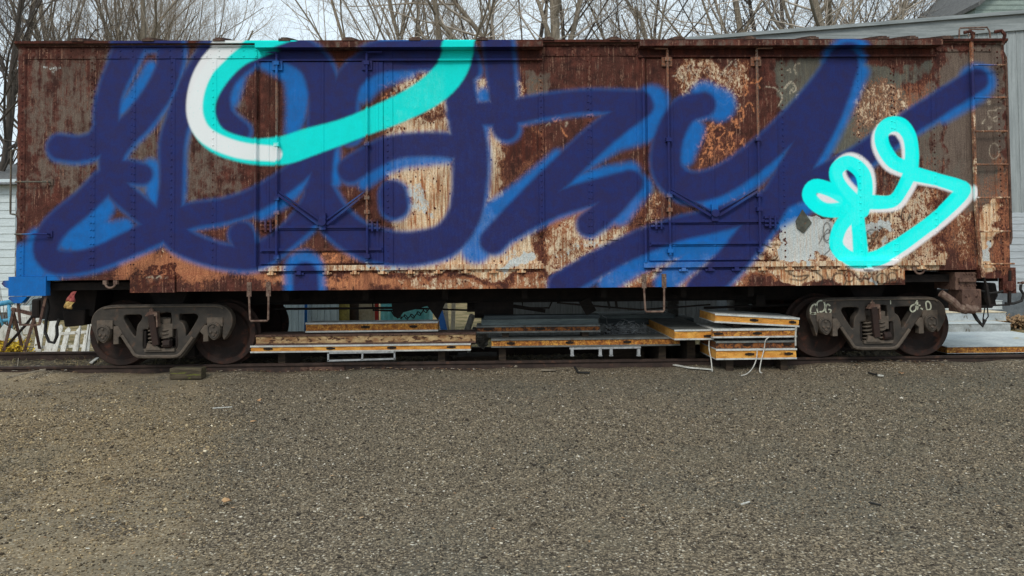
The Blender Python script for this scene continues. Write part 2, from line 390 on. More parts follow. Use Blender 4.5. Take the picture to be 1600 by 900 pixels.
# worn areas: channel, x0, y0, x1, y1 (photo px on the side), weight, softness
WEAR = [
 ('cream', 850, 350, 1000, 418, .52, 20), ('pale', 855, 385, 960, 416, .45, 20), ('primer', 812, 96, 848, 142, .8, 8), ('dark', 207, 424, 276, 454, .55, 4), ('cream', 1330, 120, 1425, 215, .44, 24), ('dark', 1335, 120, 1420, 250, .28, 24), ('primer', 1466, 70, 1576, 330, .72, 12),
 ('orange', 400, 422, 1215, 452, .74, 10), ('cream', 620, 420, 1215, 452, .50, 16), ('grey', 1000, 424, 1120, 450, .45, 16), ('orange', 620, 392, 850, 420, .6, 12), ('cream', 850, 395, 1470, 420, .5, 12), ('orange', 850, 300, 1005, 420, .62, 20), ('orange', 1300, 240, 1475, 416, .36, 24), ('cream', 1225, 200, 1300, 330, .40, 20), ('grey', 1225, 180, 1475, 330, .46, 24), ('cream', 612, 330, 850, 416, .62, 16), ('primer', 1400, 130, 1475, 300, .6, 16), ('orange', 1466, 280, 1580, 430, .42, 20), ('grey', 1466, 240, 1580, 430, .42, 20), ('cream', 1478, 320, 1522, 424, .42, 14), ('primer', 600, 95, 850, 200, .4, 14), ('orange', 612, 180, 850, 420, .42, 18),
 ('primer', 20, 70, 415, 330, .50, 40), ('primer', 20, 70, 60, 440, .35, 10), ('primer', 60, 88, 145, 130, .35, 18), ('primer', 846, 70, 1004, 150, .30, 20), ('primer', 1460, 70, 1576, 330, .55, 15),
 ('primer', 405, 90, 612, 400, .22, 10), ('primer', 1003, 90, 1218, 340, .25, 10), ('primer', 1003, 280, 1040, 400, .5, 12), ('primer', 1040, 380, 1160, 415, .5, 10),
 ('cream', 612, 100, 812, 190, .50, 14), ('cream', 612, 190, 792, 330, .60, 18), ('cream', 640, 270, 770, 415, .72, 24), ('cream', 792, 100, 848, 150, .30, 12),
 ('cream', 780, 240, 850, 300, .30, 16), ('cream', 800, 330, 850, 412, .55, 14), ('cream', 850, 345, 1000, 418, .38, 22),
 ('cream', 1052, 96, 1168, 150, .45, 10), ('cream', 1062, 150, 1130, 200, .40, 20), ('cream', 1290, 290, 1470, 416, .50, 24), ('cream', 1530, 322, 1560, 425, .75, 8),
 ('cream', 1003, 300, 1036, 400, .45, 10), ('cream', 1180, 370, 1230, 415, .6, 12), ('cream', 1205, 418, 1412, 446, .74, 8), ('cream', 640, 395, 850, 418, .7, 8), ('cream', 1300, 395, 1470, 418, .66, 8), ('cream', 560, 408, 1000, 420, .55, 6), ('cream', 1036, 408, 1470, 420, .55, 6), ('cream', 1300, 120, 1400, 200, .35, 30), ('cream', 640, 416, 1205, 450, .40, 30), ('cream', 225, 375, 285, 420, .35, 12),
 ('orange', 170, 386, 400, 460, .62, 24), ('orange', 275, 420, 700, 456, .60, 14), ('orange', 700, 420, 1215, 452, .55, 30), ('orange', 640, 330, 770, 420, .50, 30), ('orange', 1060, 195, 1165, 285, .38, 22), ('orange', 440, 370, 560, 416, .55, 20),
 ('orange', 950, 320, 1003, 420, .45, 24), ('orange', 1340, 110, 1470, 210, .42, 26), ('orange', 1460, 320, 1525, 420, .50, 22), ('orange', 1212, 420, 1412, 446, .35, 10), ('orange', 880, 420, 1000, 446, .8, 16), ('orange', 1060, 300, 1180, 345, .25, 16),
 ('orange', 1380, 330, 1470, 416, .38, 20), ('orange', 300, 340, 400, 380, .40, 20), ('orange', 1555, 240, 1590, 430, .5, 12), ('orange', 1530, 320, 1560, 420, .3, 10), ('orange', 540, 280, 612, 350, .30, 20), ('orange', 600, 120, 640, 160, .5, 14),
 ('grey', 1214, 92, 1420, 250, .62, 16), ('grey', 1300, 92, 1465, 130, .55, 14), ('grey', 1360, 320, 1420, 370, .5, 14), ('grey', 1214, 250, 1300, 330, .40, 20), ('grey', 1040, 385, 1130, 412, .55, 12), ('grey', 780, 424, 850, 450, .6, 12), ('grey', 398, 425, 440, 452, .6, 10), ('grey', 812, 96, 846, 140, .5, 10),
 ('pale', 1222, 335, 1306, 408, .85, 10), ('pale', 640, 292, 692, 345, .50, 12), ('pale', 770, 392, 846, 412, .70, 10), ('pale', 62, 92, 114, 116, .50, 14), ('pale', 1345, 340, 1384, 362, .75, 8), ('pale', 560, 404, 630, 418, .6, 10), ('pale', 1530, 372, 1560, 404, .7, 8), ('pale', 1365, 360, 1400, 400, .45, 14), ('pale', 1360, 422, 1368, 444, .9, 3),
 ('dark', 405, 92, 612, 330, .42, 16), ('dark', 1003, 88, 1050, 280, .42, 16), ('dark', 1160, 88, 1216, 340, .42, 16), ('dark', 780, 195, 846, 285, .55, 20), ('dark', 846, 90, 1004, 170, .30, 20), ('dark', 1400, 280, 1475, 416, .4, 20), ('dark', 1356, 285, 1470, 330, .35, 16), ('dark', 1036, 88, 1216, 100, .4, 6),
]
CH = ('primer', 'cream', 'orange', 'grey', 'pale', 'dark')
KX, KZ = None, None
def px_of(V):
    """world point on the car's side -> photo pixel it was measured at (inverse of at() with Y=0)"""
    D = V - np.array(CAM); D = D * ((0 - CAM.y) / np.maximum(D[:, 1:2] * 0 + 9.75, 1e-6)) / 1.0
    # all points are treated as lying on the plane y = 0
    D = np.stack([V[:, 0] - CAM.x, np.full(len(V), -CAM.y), V[:, 2] - CAM.z], -1)
    w = D @ np.array(fwd); u = D @ np.array(rgt2); v = D @ np.array(upv2)
    return 800 + FPX * u / w, CY - FPX * v / w
def stroke_field(px, py, strokes, soft, grow=0.0, dx=0.0, dy=0.0):
    out = np.zeros(len(px)); bx0, bx1, by0, by1 = px.min(), px.max(), py.min(), py.max()
    for st in strokes:
        if max(q[0] for q in st) + 80 < bx0 or min(q[0] for q in st) - 80 > bx1 or max(q[1] for q in st) + 80 < by0 or min(q[1] for q in st) - 80 > by1: continue
        pl = cat_r(st) if len(st) > 2 else st
        if len(pl) == 1: pl = [pl[0], (pl[0][0] + .1, pl[0][1], pl[0][2])]
        for (x0, y0, r0), (x1, y1, r1) in zip(pl[:-1], pl[1:]):
            x0 += dx; x1 += dx; y0 += dy; y1 += dy; r0 += grow; r1 += grow
            m = max(r0, r1) + soft
            k = np.nonzero((px > min(x0, x1) - m) & (px < max(x0, x1) + m) & (py > min(y0, y1) - m) & (py < max(y0, y1) + m))[0]
            if not len(k): continue
            a, b = px[k] - x0, py[k] - y0; ex, ey = x1 - x0, y1 - y0; L = ex * ex + ey * ey + 1e-9
            t = np.clip((a * ex + b * ey) / L, 0, 1)
            d = np.hypot(a - t * ex, b - t * ey) - (r0 + (r1 - r0) * t)
            s = np.clip(.5 - d / (2 * soft), 0, 1); s = s * s * (3 - 2 * s)
            out[k] = np.maximum(out[k], s)
    return out
_wr = np.random.default_rng(5)
_WK = [(a * math.cos(t), a * math.sin(t) * .8, p, q, s) for a, s, n in ((.02, 9, 4), (.06, 5, 6), (.16, 3, 8), (.42, 1.8, 9)) for (t, p, q) in zip(_wr.uniform(0, 6.3, n), _wr.uniform(0, 6.3, n), _wr.uniform(0, 6.3, n))]
def warp(px, py):
    """irregular offsets, so worn areas have ragged outlines"""
    u = np.zeros(len(px)); v = np.zeros(len(px))
    for (kx, ky, p, q, s) in _WK:
        f = kx * px + ky * py; u += s * .5 * np.sin(f + p); v += s * .5 * np.sin(f * 1.13 + q)
    return px + u, py + v
def paint(o, root_loc, boost=None, dark_from=None):
    """write graffiti and wear as per-vertex attributes"""
    me = o.data; n = len(me.vertices)
    V = np.zeros(n * 3); me.vertices.foreach_get('co', V); V = V.reshape(-1, 3) + np.array(root_loc)
    px, py = px_of(V)
    wx, wy = warp(px, py)
    navy = stroke_field(px, py, NAVY, 8.5)
    blue = np.maximum(stroke_field(px, py, NAVY, 12.0, 1.8, 2.0, 1.5), stroke_field(px, py, BLUE, 13.0))
    cyan = np.maximum(stroke_field(px, py, CYAN, 5.0), 0); aqua = stroke_field(px, py, AQUA, 2.6)
    white = stroke_field(px, py, WHITE, 2.2); wunder = stroke_field(px, py, AQUAW, 4.5, .8)
    cols = {'graffiti_a': (navy, blue, cyan, white), 'graffiti_b': (aqua, wunder, stroke_field(px, py, LIGHTS, .9), stroke_field(px, py, ORANGES, .9))}
    ch = {c: np.zeros(n) for c in CH}
    for (c, x0, y0, x1, y1, w, s) in WEAR:
        s *= 1.7; fx = np.clip((wx - x0) / s + .5, 0, 1) * np.clip((x1 - wx) / s + .5, 0, 1)
        s = min(s, (y1 - y0) * .9); fy = np.clip((wy - y0) / s + .5, 0, 1) * np.clip((y1 - wy) / s + .5, 0, 1)
        ch[c] = np.maximum(ch[c], w * fx * fy)
    for c, w in (boost or {}).items(): ch[c] = np.maximum(ch[c], w)
    if dark_from is not None:
        for c in CH: ch[c][dark_from:] = 1.0 if c == 'dark' else 0.0
    cols['wear_a'] = tuple(ch[c] for c in CH[:4]); cols['wear_b'] = (ch['pale'], ch['dark'], stroke_field(px, py, DARKS, .9), np.ones(n))
    for k, c in cols.items():
        a = me.attributes.new(k, 'FLOAT_COLOR', 'POINT'); a.data.foreach_set('color', np.stack(c, -1).astype(np.float32).ravel())

def car_material():
    m, t = newmat("weathered_painted_steel")
    v = t.coord()
    a = t.attr('wear_a'); primer, cream, orange = t.sep(a.outputs['Color'])[:3]; grey = a.outputs['Alpha']
    b = t.attr('wear_b'); pale, dark, sdark = t.sep(b.outputs['Color'])[:3]
    ga = t.attr('graffiti_a'); navy, blue, cyan = t.sep(ga.outputs['Color'])[:3]; white = ga.outputs['Alpha']
    gb = t.attr('graffiti_b'); aqua, wund, slight = t.sep(gb.outputs['Color'])[:3]; sorange = gb.outputs['Alpha']
    big = t.noise(v, 1.6, 5, .6)
    med = t.noise(v, 7, 6, .62, .2)
    streak = t.noise(t.scale(v, (13, 13, 1.25)), 1, 6, .66)
    streak2 = t.noise(t.scale(v, (38, 38, 2.6), (3, 1, 7)), 1, 4, .6)
    blot = t.noise(t.scale(v, (1, 1, .7)), 15, 6, .6, .5)
    flake = t.noise(t.scale(v, (1.2, 1.2, .8), (5, 2, 1)), 44, 6, .66, .5)
    fine = t.noise(t.scale(v, (1, 1, .7)), 105, 4, .7)
    spot = t.voro(t.scale(v, (1, 1, .75)), 15)
    # rust of several ages
    base = t.mix(t.ss(med, .35, .66), rgb(62, 38, 34), rgb(106, 62, 52))
    base = t.mix(t.ss(streak, .42, .7), base, rgb(84, 52, 44))
    base = t.mix(t.ss(t.math('ADD', streak2, t.math('MULTIPLY', flake, .6)), .86, 1.0), base, rgb(146, 110, 92))
    base = t.mix(t.ss(t.math('ADD', t.math('MULTIPLY', streak2, .6), t.math('MULTIPLY', streak, .4)), .45, .37, 0, .32), base, rgb(48, 33, 30))
    def layer(col, w, tex, c1, c2, e=.035, k=1.0, off=.0, halo=0.0):
        """paint that survives where (noise + weight) is high"""
        h = t.math('ADD', tex, t.math('MULTIPLY', t.math('SUBTRACT', w, .5 + off), k))
        f = t.ss(h, .5 - e, .5 + e)
        gate = t.ss(w, .02, .12); f = t.math('MULTIPLY', f, gate)
        if halo: col = t.mix(t.math('MULTIPLY', t.math('MULTIPLY', t.ss(h, .34, .5), gate), halo), col, t.mix(t.ss(streak2, .4, .6), rgb(158, 98, 64), rgb(122, 72, 52)))
        return t.mix(f, col, t.mix(t.ss(streak2, .35, .65), c1, c2)), f
    mixtex = t.math('ADD', t.math('MULTIPLY', streak, .42), t.math('ADD', t.math('MULTIPLY', blot, .28), t.math('MULTIPLY', med, .30)))
    mixflake = t.math('ADD', t.math('MULTIPLY', flake, .45), t.math('MULTIPLY', blot, .55))
    mixst2 = t.math('ADD', t.math('MULTIPLY', streak2, .5), t.math('MULTIPLY', flake, .5))
    base, f1 = layer(base, primer, mixtex, rgb(116, 101, 90), rgb(103, 89, 80), .06, .55)
    base, f2 = layer(base, grey, mixtex, rgb(92, 91, 84), rgb(112, 108, 95), .08, .75)
    base, f3 = layer(base, orange, mixst2, rgb(200, 134, 94), rgb(156, 98, 72), .10, .62)
    base, f4 = layer(base, cream, mixflake, rgb(232, 212, 182), rgb(200, 170, 138), .055, .62, 0, .75)
    base, f4b = layer(base, t.math('MULTIPLY', cream, .8), mixst2, rgb(232, 200, 158), rgb(184, 126, 86), .10, .62)
    base, f5 = layer(base, pale, mixflake, rgb(190, 198, 198), rgb(206, 204, 196), .05, .8)
    # rust bleeding back through the pale paint: holes and runs
    hole = t.math('MULTIPLY', t.ss(t.math('ADD', spot, t.math('MULTIPLY', blot, .5)), .44, .36), t.ss(t.math('ADD', cream, t.math('MULTIPLY', dark, 1.0)), .2, .5))
    base = t.mix(hole, base, rgb(74, 36, 30))
    run = t.math('MULTIPLY', t.ss(streak2, .56, .68), t.math('MAXIMUM', t.ss(cream, .2, .6), t.ss(pale, .3, .8, 0, .4)))
    base = t.mix(t.math('MULTIPLY', run, .55), base, rgb(150, 78, 46))
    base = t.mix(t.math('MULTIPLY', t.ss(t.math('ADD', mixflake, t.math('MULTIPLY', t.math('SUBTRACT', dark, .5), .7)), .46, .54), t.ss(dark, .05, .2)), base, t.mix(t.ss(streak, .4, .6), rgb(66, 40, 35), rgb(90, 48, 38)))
    base = t.mix(t.math('MULTIPLY', t.ss(t.math('ADD', big, t.math('MULTIPLY', streak2, .3)), .62, .8), .35), base, rgb(60, 44, 38))
    # older small tags
    wornl = t.ss(flake, .40, .52)
    base = t.mix(t.math('MULTIPLY', slight, t.math('MULTIPLY', wornl, .6)), base, rgb(214, 200, 176))
    base = t.mix(t.math('MULTIPLY', sorange, wornl), base, rgb(206, 134, 92))
    base = t.mix(t.math('MULTIPLY', sdark, .85), base, rgb(52, 46, 42))
    base = t.mix(.5, base, t.mix(t.ss(fine, .34, .66), (.3, .28, .27, 1), (1.3, 1.3, 1.3, 1)), 'MULTIPLY')
    # big graffiti: blue, navy, cyan, white, then the bright aqua figure; the rough steel shows through a little
    patch = t.ss(t.math('ADD', t.math('MULTIPLY', med, .6), t.math('MULTIPLY', streak2, .4)), .36, .62)
    grit = t.ss(t.math('ADD', t.math('MULTIPLY', fine, .6), t.math('MULTIPLY', flake, .4)), .36, .66)
    def spray(col, al, c, lo=.86, hi=.98, c2=None):
        soft = t.ss(t.math('ADD', al, t.math('MULTIPLY', t.math('SUBTRACT', fine, .5), .5)), .08, .92)
        f = t.math('MULTIPLY', soft, t.math('ADD', t.ss(grit, 0, 1, lo, hi), t.ss(patch, 0, 1, -.025, .0)))
        return t.mix(f, col, c if c2 is None else t.mix(t.ss(med, .3, .7), c, c2))
    col = spray(base, blue, rgb(12, 110, 190), .87, .99, rgb(16, 98, 168))
    col = spray(col, navy, rgb(38, 39, 94), .93, 1.0, rgb(44, 40, 82))
    col = spray(col, cyan, rgb(0, 232, 224), .92, 1.0, rgb(2, 224, 214))
    chip = t.ss(flake, .62, .68, 1.0, .0)
    col = t.mix(t.math('MULTIPLY', t.math('MULTIPLY', white, .96), t.ss(flake, .3, .36)), col, rgb(226, 226, 226, 1.08))
    col = spray(col, wund, rgb(244, 240, 240), .9, .98)
    col = spray(col, aqua, rgb(0, 255, 246), .95, 1.0)
    t.l.new(col, t.bsdf.inputs['Base Color'])
    paintmask = t.math('MAXIMUM', t.math('MAXIMUM', navy, blue), t.math('MAXIMUM', cyan, white))
    t.l.new(t.ss(paintmask, 0, 1, .82, .55), t.bsdf.inputs['Roughness'])
    t.bsdf.inputs['Specular IOR Level'].default_value = .10
    h = t.math('ADD', t.math('MULTIPLY', blot, .5), t.math('ADD', t.math('MULTIPLY', flake, .5), t.math('MULTIPLY', fine, .25)))
    h = t.math('ADD', h, t.math('MULTIPLY', t.math('MAXIMUM', f4, f5), .35))
    t.bump(h, .35, .006)
    return m
# ------------------------------------------------------------------ materials
MAT_CAR = car_material()
MAT_DARK = noisy("dark_underframe_steel", rgb(30, 26, 25), rgb(42, 35, 31), 9, .9, .4, c3=rgb(56, 42, 35), f3=(.6, .75))
MAT_TRUCK = noisy("cast_truck_steel", rgb(50, 47, 44), rgb(66, 60, 54), 7, .7, .6, c3=rgb(90, 68, 54), f3=(.56, .72), sc3=9)
def edge_wear(m, col, lo=.515, hi=.56, k=.7):
    """rubbed, dusty edges on castings"""
    t = NT(m); s = t.bsdf.inputs['Base Color'].links[0].from_socket
    p = t.n.new('ShaderNodeNewGeometry').outputs['Pointiness']
    n_ = t.noise(t.coord(), 18, 5, .65)
    f = t.math('MULTIPLY', t.ss(p, lo, hi), t.ss(n_, .3, .6, .3, k))
    up = t.n.new('ShaderNodeSeparateXYZ'); t.l.new(t.n.new('ShaderNodeNewGeometry').outputs['Normal'], up.inputs[0])
    f2 = t.math('MULTIPLY', t.ss(up.outputs[2], .2, .9), t.ss(n_, .35, .6, .1, .55))
    t.l.new(t.mix(t.math('MAXIMUM', f, f2), s, col), t.bsdf.inputs['Base Color'])
edge_wear(MAT_TRUCK, rgb(116, 103, 90), k=.6)
MAT_WHEEL = noisy("rusty_wheel_steel", rgb(58, 41, 35), rgb(42, 34, 31), 5, .8, .3, c3=rgb(86, 53, 41), f3=(.55, .7), sc3=8)
MAT_RUST = noisy("brown_rusted_steel", rgb(88, 66, 57), rgb(116, 90, 76), 12, .85, .4, c3=rgb(66, 44, 38), f3=(.5, .65), sc3=24, stretch=(1, 1, .6))
MAT_ROD = noisy("worn_rod_steel", rgb(128, 106, 92), rgb(92, 68, 58), 16, .7, .3, c3=rgb(150, 134, 118), f3=(.58, .7), sc3=20)
MAT_ROOF = noisy("rusted_roof_steel", rgb(92, 70, 58), rgb(64, 48, 42), 9, .9, .4, c3=rgb(120, 96, 80), f3=(.55, .7))
MAT_RUBBER = noisy("old_rubber_hose", rgb(30, 29, 28), rgb(44, 42, 40), 20, .7, .2)
MAT_TAGPAINT = noisy("chalky_white_tag_paint", rgb(204, 206, 184), rgb(168, 168, 148), 30, .8, .2, c3=rgb(110, 104, 92), f3=(.62, .7), sc3=50)
MAT_RAIL = noisy("rusty_rail_steel", rgb(70, 55, 48), rgb(52, 41, 36), 8, .75, .3, c3=rgb(92, 66, 53), f3=(.58, .7), sc3=12)
MAT_RAGRED = noisy("faded_red_cloth", rgb(150, 60, 70), rgb(190, 110, 100), 20, .9, .3)
MAT_RAGYEL = noisy("faded_yellow_cloth", rgb(206, 176, 110), rgb(170, 130, 80), 20, .9, .3)

# ------------------------------------------------------------------ the boxcar
XL, XR = X(27), X(1573)                      # ends of the body
CARX = (XL + XR) / 2
ZT = Z(72); ZB = Z(450)                      # top of the side, bottom of the side sill
DEEP = 2.84                                  # width of the car
car = Thing("railway_boxcar", "long rust brown railway boxcar covered with big navy, blue and aqua spray paint lettering", "boxcar", (CARX, DEEP / 2, 0))
def P(mb_name, mb, mat=None, parent=None, painted=True, boost=None, dark_from=None, **k):
    o = car.part(mb_name, mb, mat or MAT_CAR, parent, **k)
    if painted: paint(o, car.loc, boost, dark_from)
    return o
nz_r = np.random.default_rng(3)
SEAMS = [145, 208, 270, 335, 922, 1397, 1345]
seam_x = [X(p) for p in SEAMS]
def side_relief(gx, gz):
    y = .004 * np.sin(gx * 5.1 + np.sin(gz * 1.7)) * np.sin(gz * 2.3 + gx) + .003 * np.sin(gx * 13 + gz * 3) * np.sin(gz * 4.1)
    for s in seam_x:
        y = y - .007 * (np.abs(gx - s) < .034)
    for a, b in ((27, 40), (1553, 1575), (600, 614), (842, 850), (996, 1006), (1456, 1464)):
        y = y - .014 * ((gx > X(a)) & (gx < X(b)))
    return y
mb = MB()
SIDE_B = Z(425)
mb.sheet(XL, XR, SIDE_B, ZT, 0.0, .06, .0125, side_relief); NSIDE = len(mb.v)
NSIDE_ = 0
def rivets(px, py0, py1, step=.085, dx=0.0, y=-.008, r=.0135):
    x = X(px) + dx; z0, z1 = sorted((Z(py0), Z(py1)))
    n = int((z1 - z0) / step)
    for i in range(n + 1): mb.rivet(x, y, z0 + (z1 - z0) * i / max(1, n), r, .006)
def rivets_h(px0, px1, py, step=.085, y=-.014, r=.0125):
    x0, x1 = X(px0), X(px1); n = int((x1 - x0) / step)
    for i in range(n + 1): mb.rivet(x0 + (x1 - x0) * i / max(1, n), y, Z(py), r)
for p in SEAMS:
    rivets(p, 96, 408, .09, -.018); 
    if p in (145, 208, 922, 1397): rivets(p, 98, 408, .09, .018)
rivets(35, 84, 440, .075, 0, -.015); rivets(1562, 84, 430, .075, 0, -.015); rivets(1221, 100, 405, .08, .03, -.002); rivets(606, 100, 410, .08, 0, -.015); rivets(846, 100, 410, .08, 0, -.015); rivets(1460, 100, 405, .08, 0, -.015)
side = P("side_wall", mb, dark_from=NSIDE)
# riveted plate along the top, split by the door tracks
def plate(x0, x1, y0p, y1p, yf, step=.0125, back=.05):
    global mb
    mb = MB(); mb.sheet(X(x0), X(x1), Z(y1p), Z(y0p), yf, back, step); return len(mb.v)
npl = plate(28, 402, 74, 90, -.012); rivets_h(32, 400, 87, .16, -.013); rivets_h(32, 400, 78, .16, -.013); P("top_plate", mb, dark_from=npl)
npl = plate(851, 998, 74, 88, -.012); rivets_h(856, 996, 86, .11, -.013); rivets_h(856, 996, 78, .16, -.013); P("top_plate", mb, dark_from=npl)
npl = plate(1466, 1553, 72, 83, -.014); rivets_h(1468, 1550, 81, .1, -.015); P("top_plate", mb, dark_from=npl)
# long side sill, shallower over the trucks
mb = MB(); mb.sheet(X(278), X(1408), Z(450.5), Z(425), -.022, .14, .0125)
rivets_h(290, 395, 432, .11, -.023); P("side_sill", mb)
mb = MB(); mb.sheet(X(76), X(206), Z(431.5), SIDE_B - .002, -.012, .1, .0125); P("side_sill", mb)
mb = MB(); mb.sheet(X(1408) + .004, X(1522), Z(428), SIDE_B - .002, -.010, .1, .0125); P("side_sill", mb)
mb = MB(); mb.sheet(X(207), X(276), Z(451.5), Z(424.5), -.045, .1, .0125)
for q in (212, 271):
    for w in (429, 447): mb.rivet(X(q), -.046, Z(w), .012)
mb.box(X(233), X(267), -.052, -.044, Z(441), Z(430))
P("jacking_pad", mb)
mb = MB(); mb.sheet(X(1365), X(1402), Z(447.5), Z(427), -.036, .1, .0125); P("jacking_pad", mb)
# corner castings below the ends
mb = MB(); mb.sheet(X(17), X(75), Z(455), SIDE_B - .002, -.02, .08, .0125); mb.prism([(X(16.8), Z(443)), (X(16.8), Z(431)), (X(9), Z(431)), (X(6), Z(436)), (X(11), Z(441))][::-1], -.018, .07)
mb.prism([(X(26), Z(466)), (X(37), Z(466)), (X(46), Z(456)), (X(18), Z(456)), (X(17), Z(459))], -.018, .07); P("corner_casting", mb)
mb = MB(); mb.sheet(X(1524), X(1560), Z(442), SIDE_B - .002, -.02, .08, .0125); P("corner_casting", mb)
mb = MB(); mb.sheet(X(1561), X(1581), Z(466), SIDE_B - .002, -.016, .08, .0125)
mb.lathe_y([(.0, -.05), (.06, -.05), (.075, -.03), (.075, .0)], X(1571), Z(455), 16); P("corner_casting", mb)

# door tracks, bottom rails
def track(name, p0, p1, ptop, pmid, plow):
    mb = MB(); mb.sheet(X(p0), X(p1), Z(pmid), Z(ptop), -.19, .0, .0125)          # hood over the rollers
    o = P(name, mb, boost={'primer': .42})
    mb = MB(); mb.sheet(X(p0), X(p1), Z(plow), Z(pmid) - .003, -.012, .0, .0125); P("track_web", mb, None, o, boost={'dark': 1.0})  # grime and the shade under the hood, both put into the web's colour
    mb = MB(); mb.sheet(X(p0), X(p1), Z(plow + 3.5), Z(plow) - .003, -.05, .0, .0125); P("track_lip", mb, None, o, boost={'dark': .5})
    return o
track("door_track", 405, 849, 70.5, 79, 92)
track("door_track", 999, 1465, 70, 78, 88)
def low_rail(p0, p1, py, step):
    mb = MB(); mb.sheet(X(p0), X(p1), Z(py + 2), Z(py - 6), -.055, .0, .0125)
    o = P("door_rail", mb, boost={"cream": .56, "orange": .62})
    x = p0 + 20
    while x < p1 - 10:
        b = MB(); b.box(X(x - 3), X(x + 3), -.075, -.024, Z(py + 8), Z(py + 2.5)); b.box(X(x - 7), X(x + 7), -.05, -.023, Z(py + 8), Z(py + 5))
        q = P("rail_bracket", b, None, o, boost={"cream": .8, "grey": .5}); x += step
    return o
low_rail(406, 847, 418, 43); low_rail(1003, 1470, 418, 41)

# plug doors with their locking gear
def plug_door(x0, x1, ytop, rods, hub, bars, vcol):
    mb = MB()
    def rel(gx, gz):
        y = .003 * np.sin(gx * 9 + gz * 2)
        for q in vcol: y = y - .008 * (np.abs(gx - X(q)) < .02)
        for q in bars: y = y - .012 * (np.abs(gz - Z(q) + .03) < .014)
        return y
    mb.sheet(X(x0), X(x1), Z(409), Z(ytop), -.032, .0, .0125, rel)
    d = P("plug_door", mb)
    for (rx, ra, rb) in rods:
        b = MB(); b.tube([(X(rx), -.085, Z(ra)), (X(rx), -.085, Z(rb))], .017, 8, .025)
        b.tube([(X(rx), -.085, Z(ra)), (X(rx), -.1, Z(ra - 2)), (X(rx + (24 if rx > 1100 or 500 < rx < 600 else -20)), -.1, Z(ra - 2.5))], .012, 6, .03)
        for q in (ra + 14, (ra + rb) / 2 - 20, 308, 330, rb - 6):
            b.box(X(rx - 4), X(rx + 4), -.108, -.03, Z(q + 3), Z(q - 3))
        b.box(X(rx - 8), X(rx + 8), -.06, -.03, Z(ra + 24), Z(ra + 10))
        P("locking_rod", b, None, d, boost={"primer": .85, "orange": .45})
    hx, hy = hub
    b = MB(); b.box(X(hx - 5), X(hx + 5), -.09, -.03, Z(hy + 12), Z(hy - 14)); b.lathe_y([(.0, -.12), (.05, -.12), (.05, -.09)], X(hx), Z(hy), 16); P("gear_box", b, None, d)
    for (rx, ra, rb) in rods:
        s = 1 if rx > hx else -1
        b = MB()
        b.bar((X(hx + 6 * s), -.075, Z(hy + 4)), (X(rx - 2 * s), -.085, Z(302)), .018, .028, (0, 0, 1))
        b.bar((X(hx + 6 * s), -.06, Z(hy - 4)), (X(rx - 2 * s), -.06, Z(297)), .014, .018, (0, 0, 1)); P("crank_bar", b, None, d)
    for q in bars:
        b = MB(); b.sheet(X(x0 + 2), X(x1 - 2), Z(q + 2.2), Z(q - 2), -.065, -.03, .02); P("cross_bar", b, None, d)
    for q in (x0 + 8, x1 - 18):
        b = MB()
        for w in (343, 349, 355): b.box(X(q - 6), X(q + 14), -.08, -.03, Z(w + 1.8), Z(w - 1.5))
        b.tube([(X(q + 2), -.085, Z(340)), (X(q + 2), -.085, Z(360))], .016, 8); b.tube([(X(q + 10), -.085, Z(340)), (X(q + 10), -.085, Z(360))], .014, 8)
        P("hinge", b, None, d)
    return d
d1 = plug_door(408, 599, 97, [(435, 86, 404), (575, 86, 404)], (506, 345), (352, 387), (505, 420, 590))
d2 = plug_door(1012, 1214, 94, [(1043, 82, 400), (1182, 82, 400)], (1113, 336), (348, 382), (1113, 1050, 1165))
b = MB(); b.tube([(X(401), -.05, Z(98)), (X(401), -.05, Z(412))], .018, 8, .025); b.box(X(396), X(403), -.06, .0, Z(183), Z(145)); P("door_post", b)
b = MB(); b.tube([(X(1006), -.05, Z(94)), (X(1006), -.05, Z(412))], .02, 8, .025); P("door_post", b)
b = MB(); b.lathe_y([(.0, -.085), (.03, -.085), (.072, -.07), (.08, -.035), (.08, .0)], X(1201.5), Z(400), 24); P("hand_wheel", b)
b = MB(); b.prism([(X(1252), Z(331)), (X(1241), Z(349)), (X(1243), Z(360)), (X(1253), Z(368)), (X(1266), Z(352))], -.016, .0); P("placard_board", b, noisy("grey_green_placard", rgb(92, 94, 84), rgb(70, 70, 62), 14, .8, .2, c3=rgb(120, 84, 60), f3=(.58, .68)), None, False)
b = MB(); b.bar((X(1190), -.05, Z(383)), (X(1206), -.05, Z(391)), .02, .03); P("door_latch", b)
b = MB(); b.tube([(X(843), -.03, Z(344)), (X(845), -.06, Z(352)), (X(845), -.06, Z(362)), (X(842), -.03, Z(368))], .012, 6, .02); b.box(X(840), X(849), -.03, 0, Z(364), Z(352)); P("door_latch", b)
b = MB(); b.sheet(X(937), X(964), Z(376), Z(364), -.018, 0, .0125); P("routing_board", b)
b = MB(); b.sheet(X(942), X(946), Z(384), Z(346), -.03, 0, .0125); b.sheet(X(995), X(1003), Z(352), Z(338), -.03, 0, .0125); P("door_latch", b)

# grab irons at the left end
def grab(pts, r=.011):
    b = MB(); b.tube(pts, r, 8, .03); return P("grab_iron", b, boost={"primer": .95, "orange": .3, "grey": .6})
for py in (280, 360):
    grab([(X(31), -.008, Z(py)), (X(31), -.08, Z(py)), (X(80), -.08, Z(py)), (X(80), -.008, Z(py))])
    b = MB(); b.box(X(76), X(84), -.02, -.002, Z(py + 5), Z(py - 5)); P("grab_iron_foot", b)
grab([(XL, .03, Z(228)), (XL - .10, .03, Z(230)), (XL - .10, .03, Z(328)), (XL, .03, Z(330))], .012)
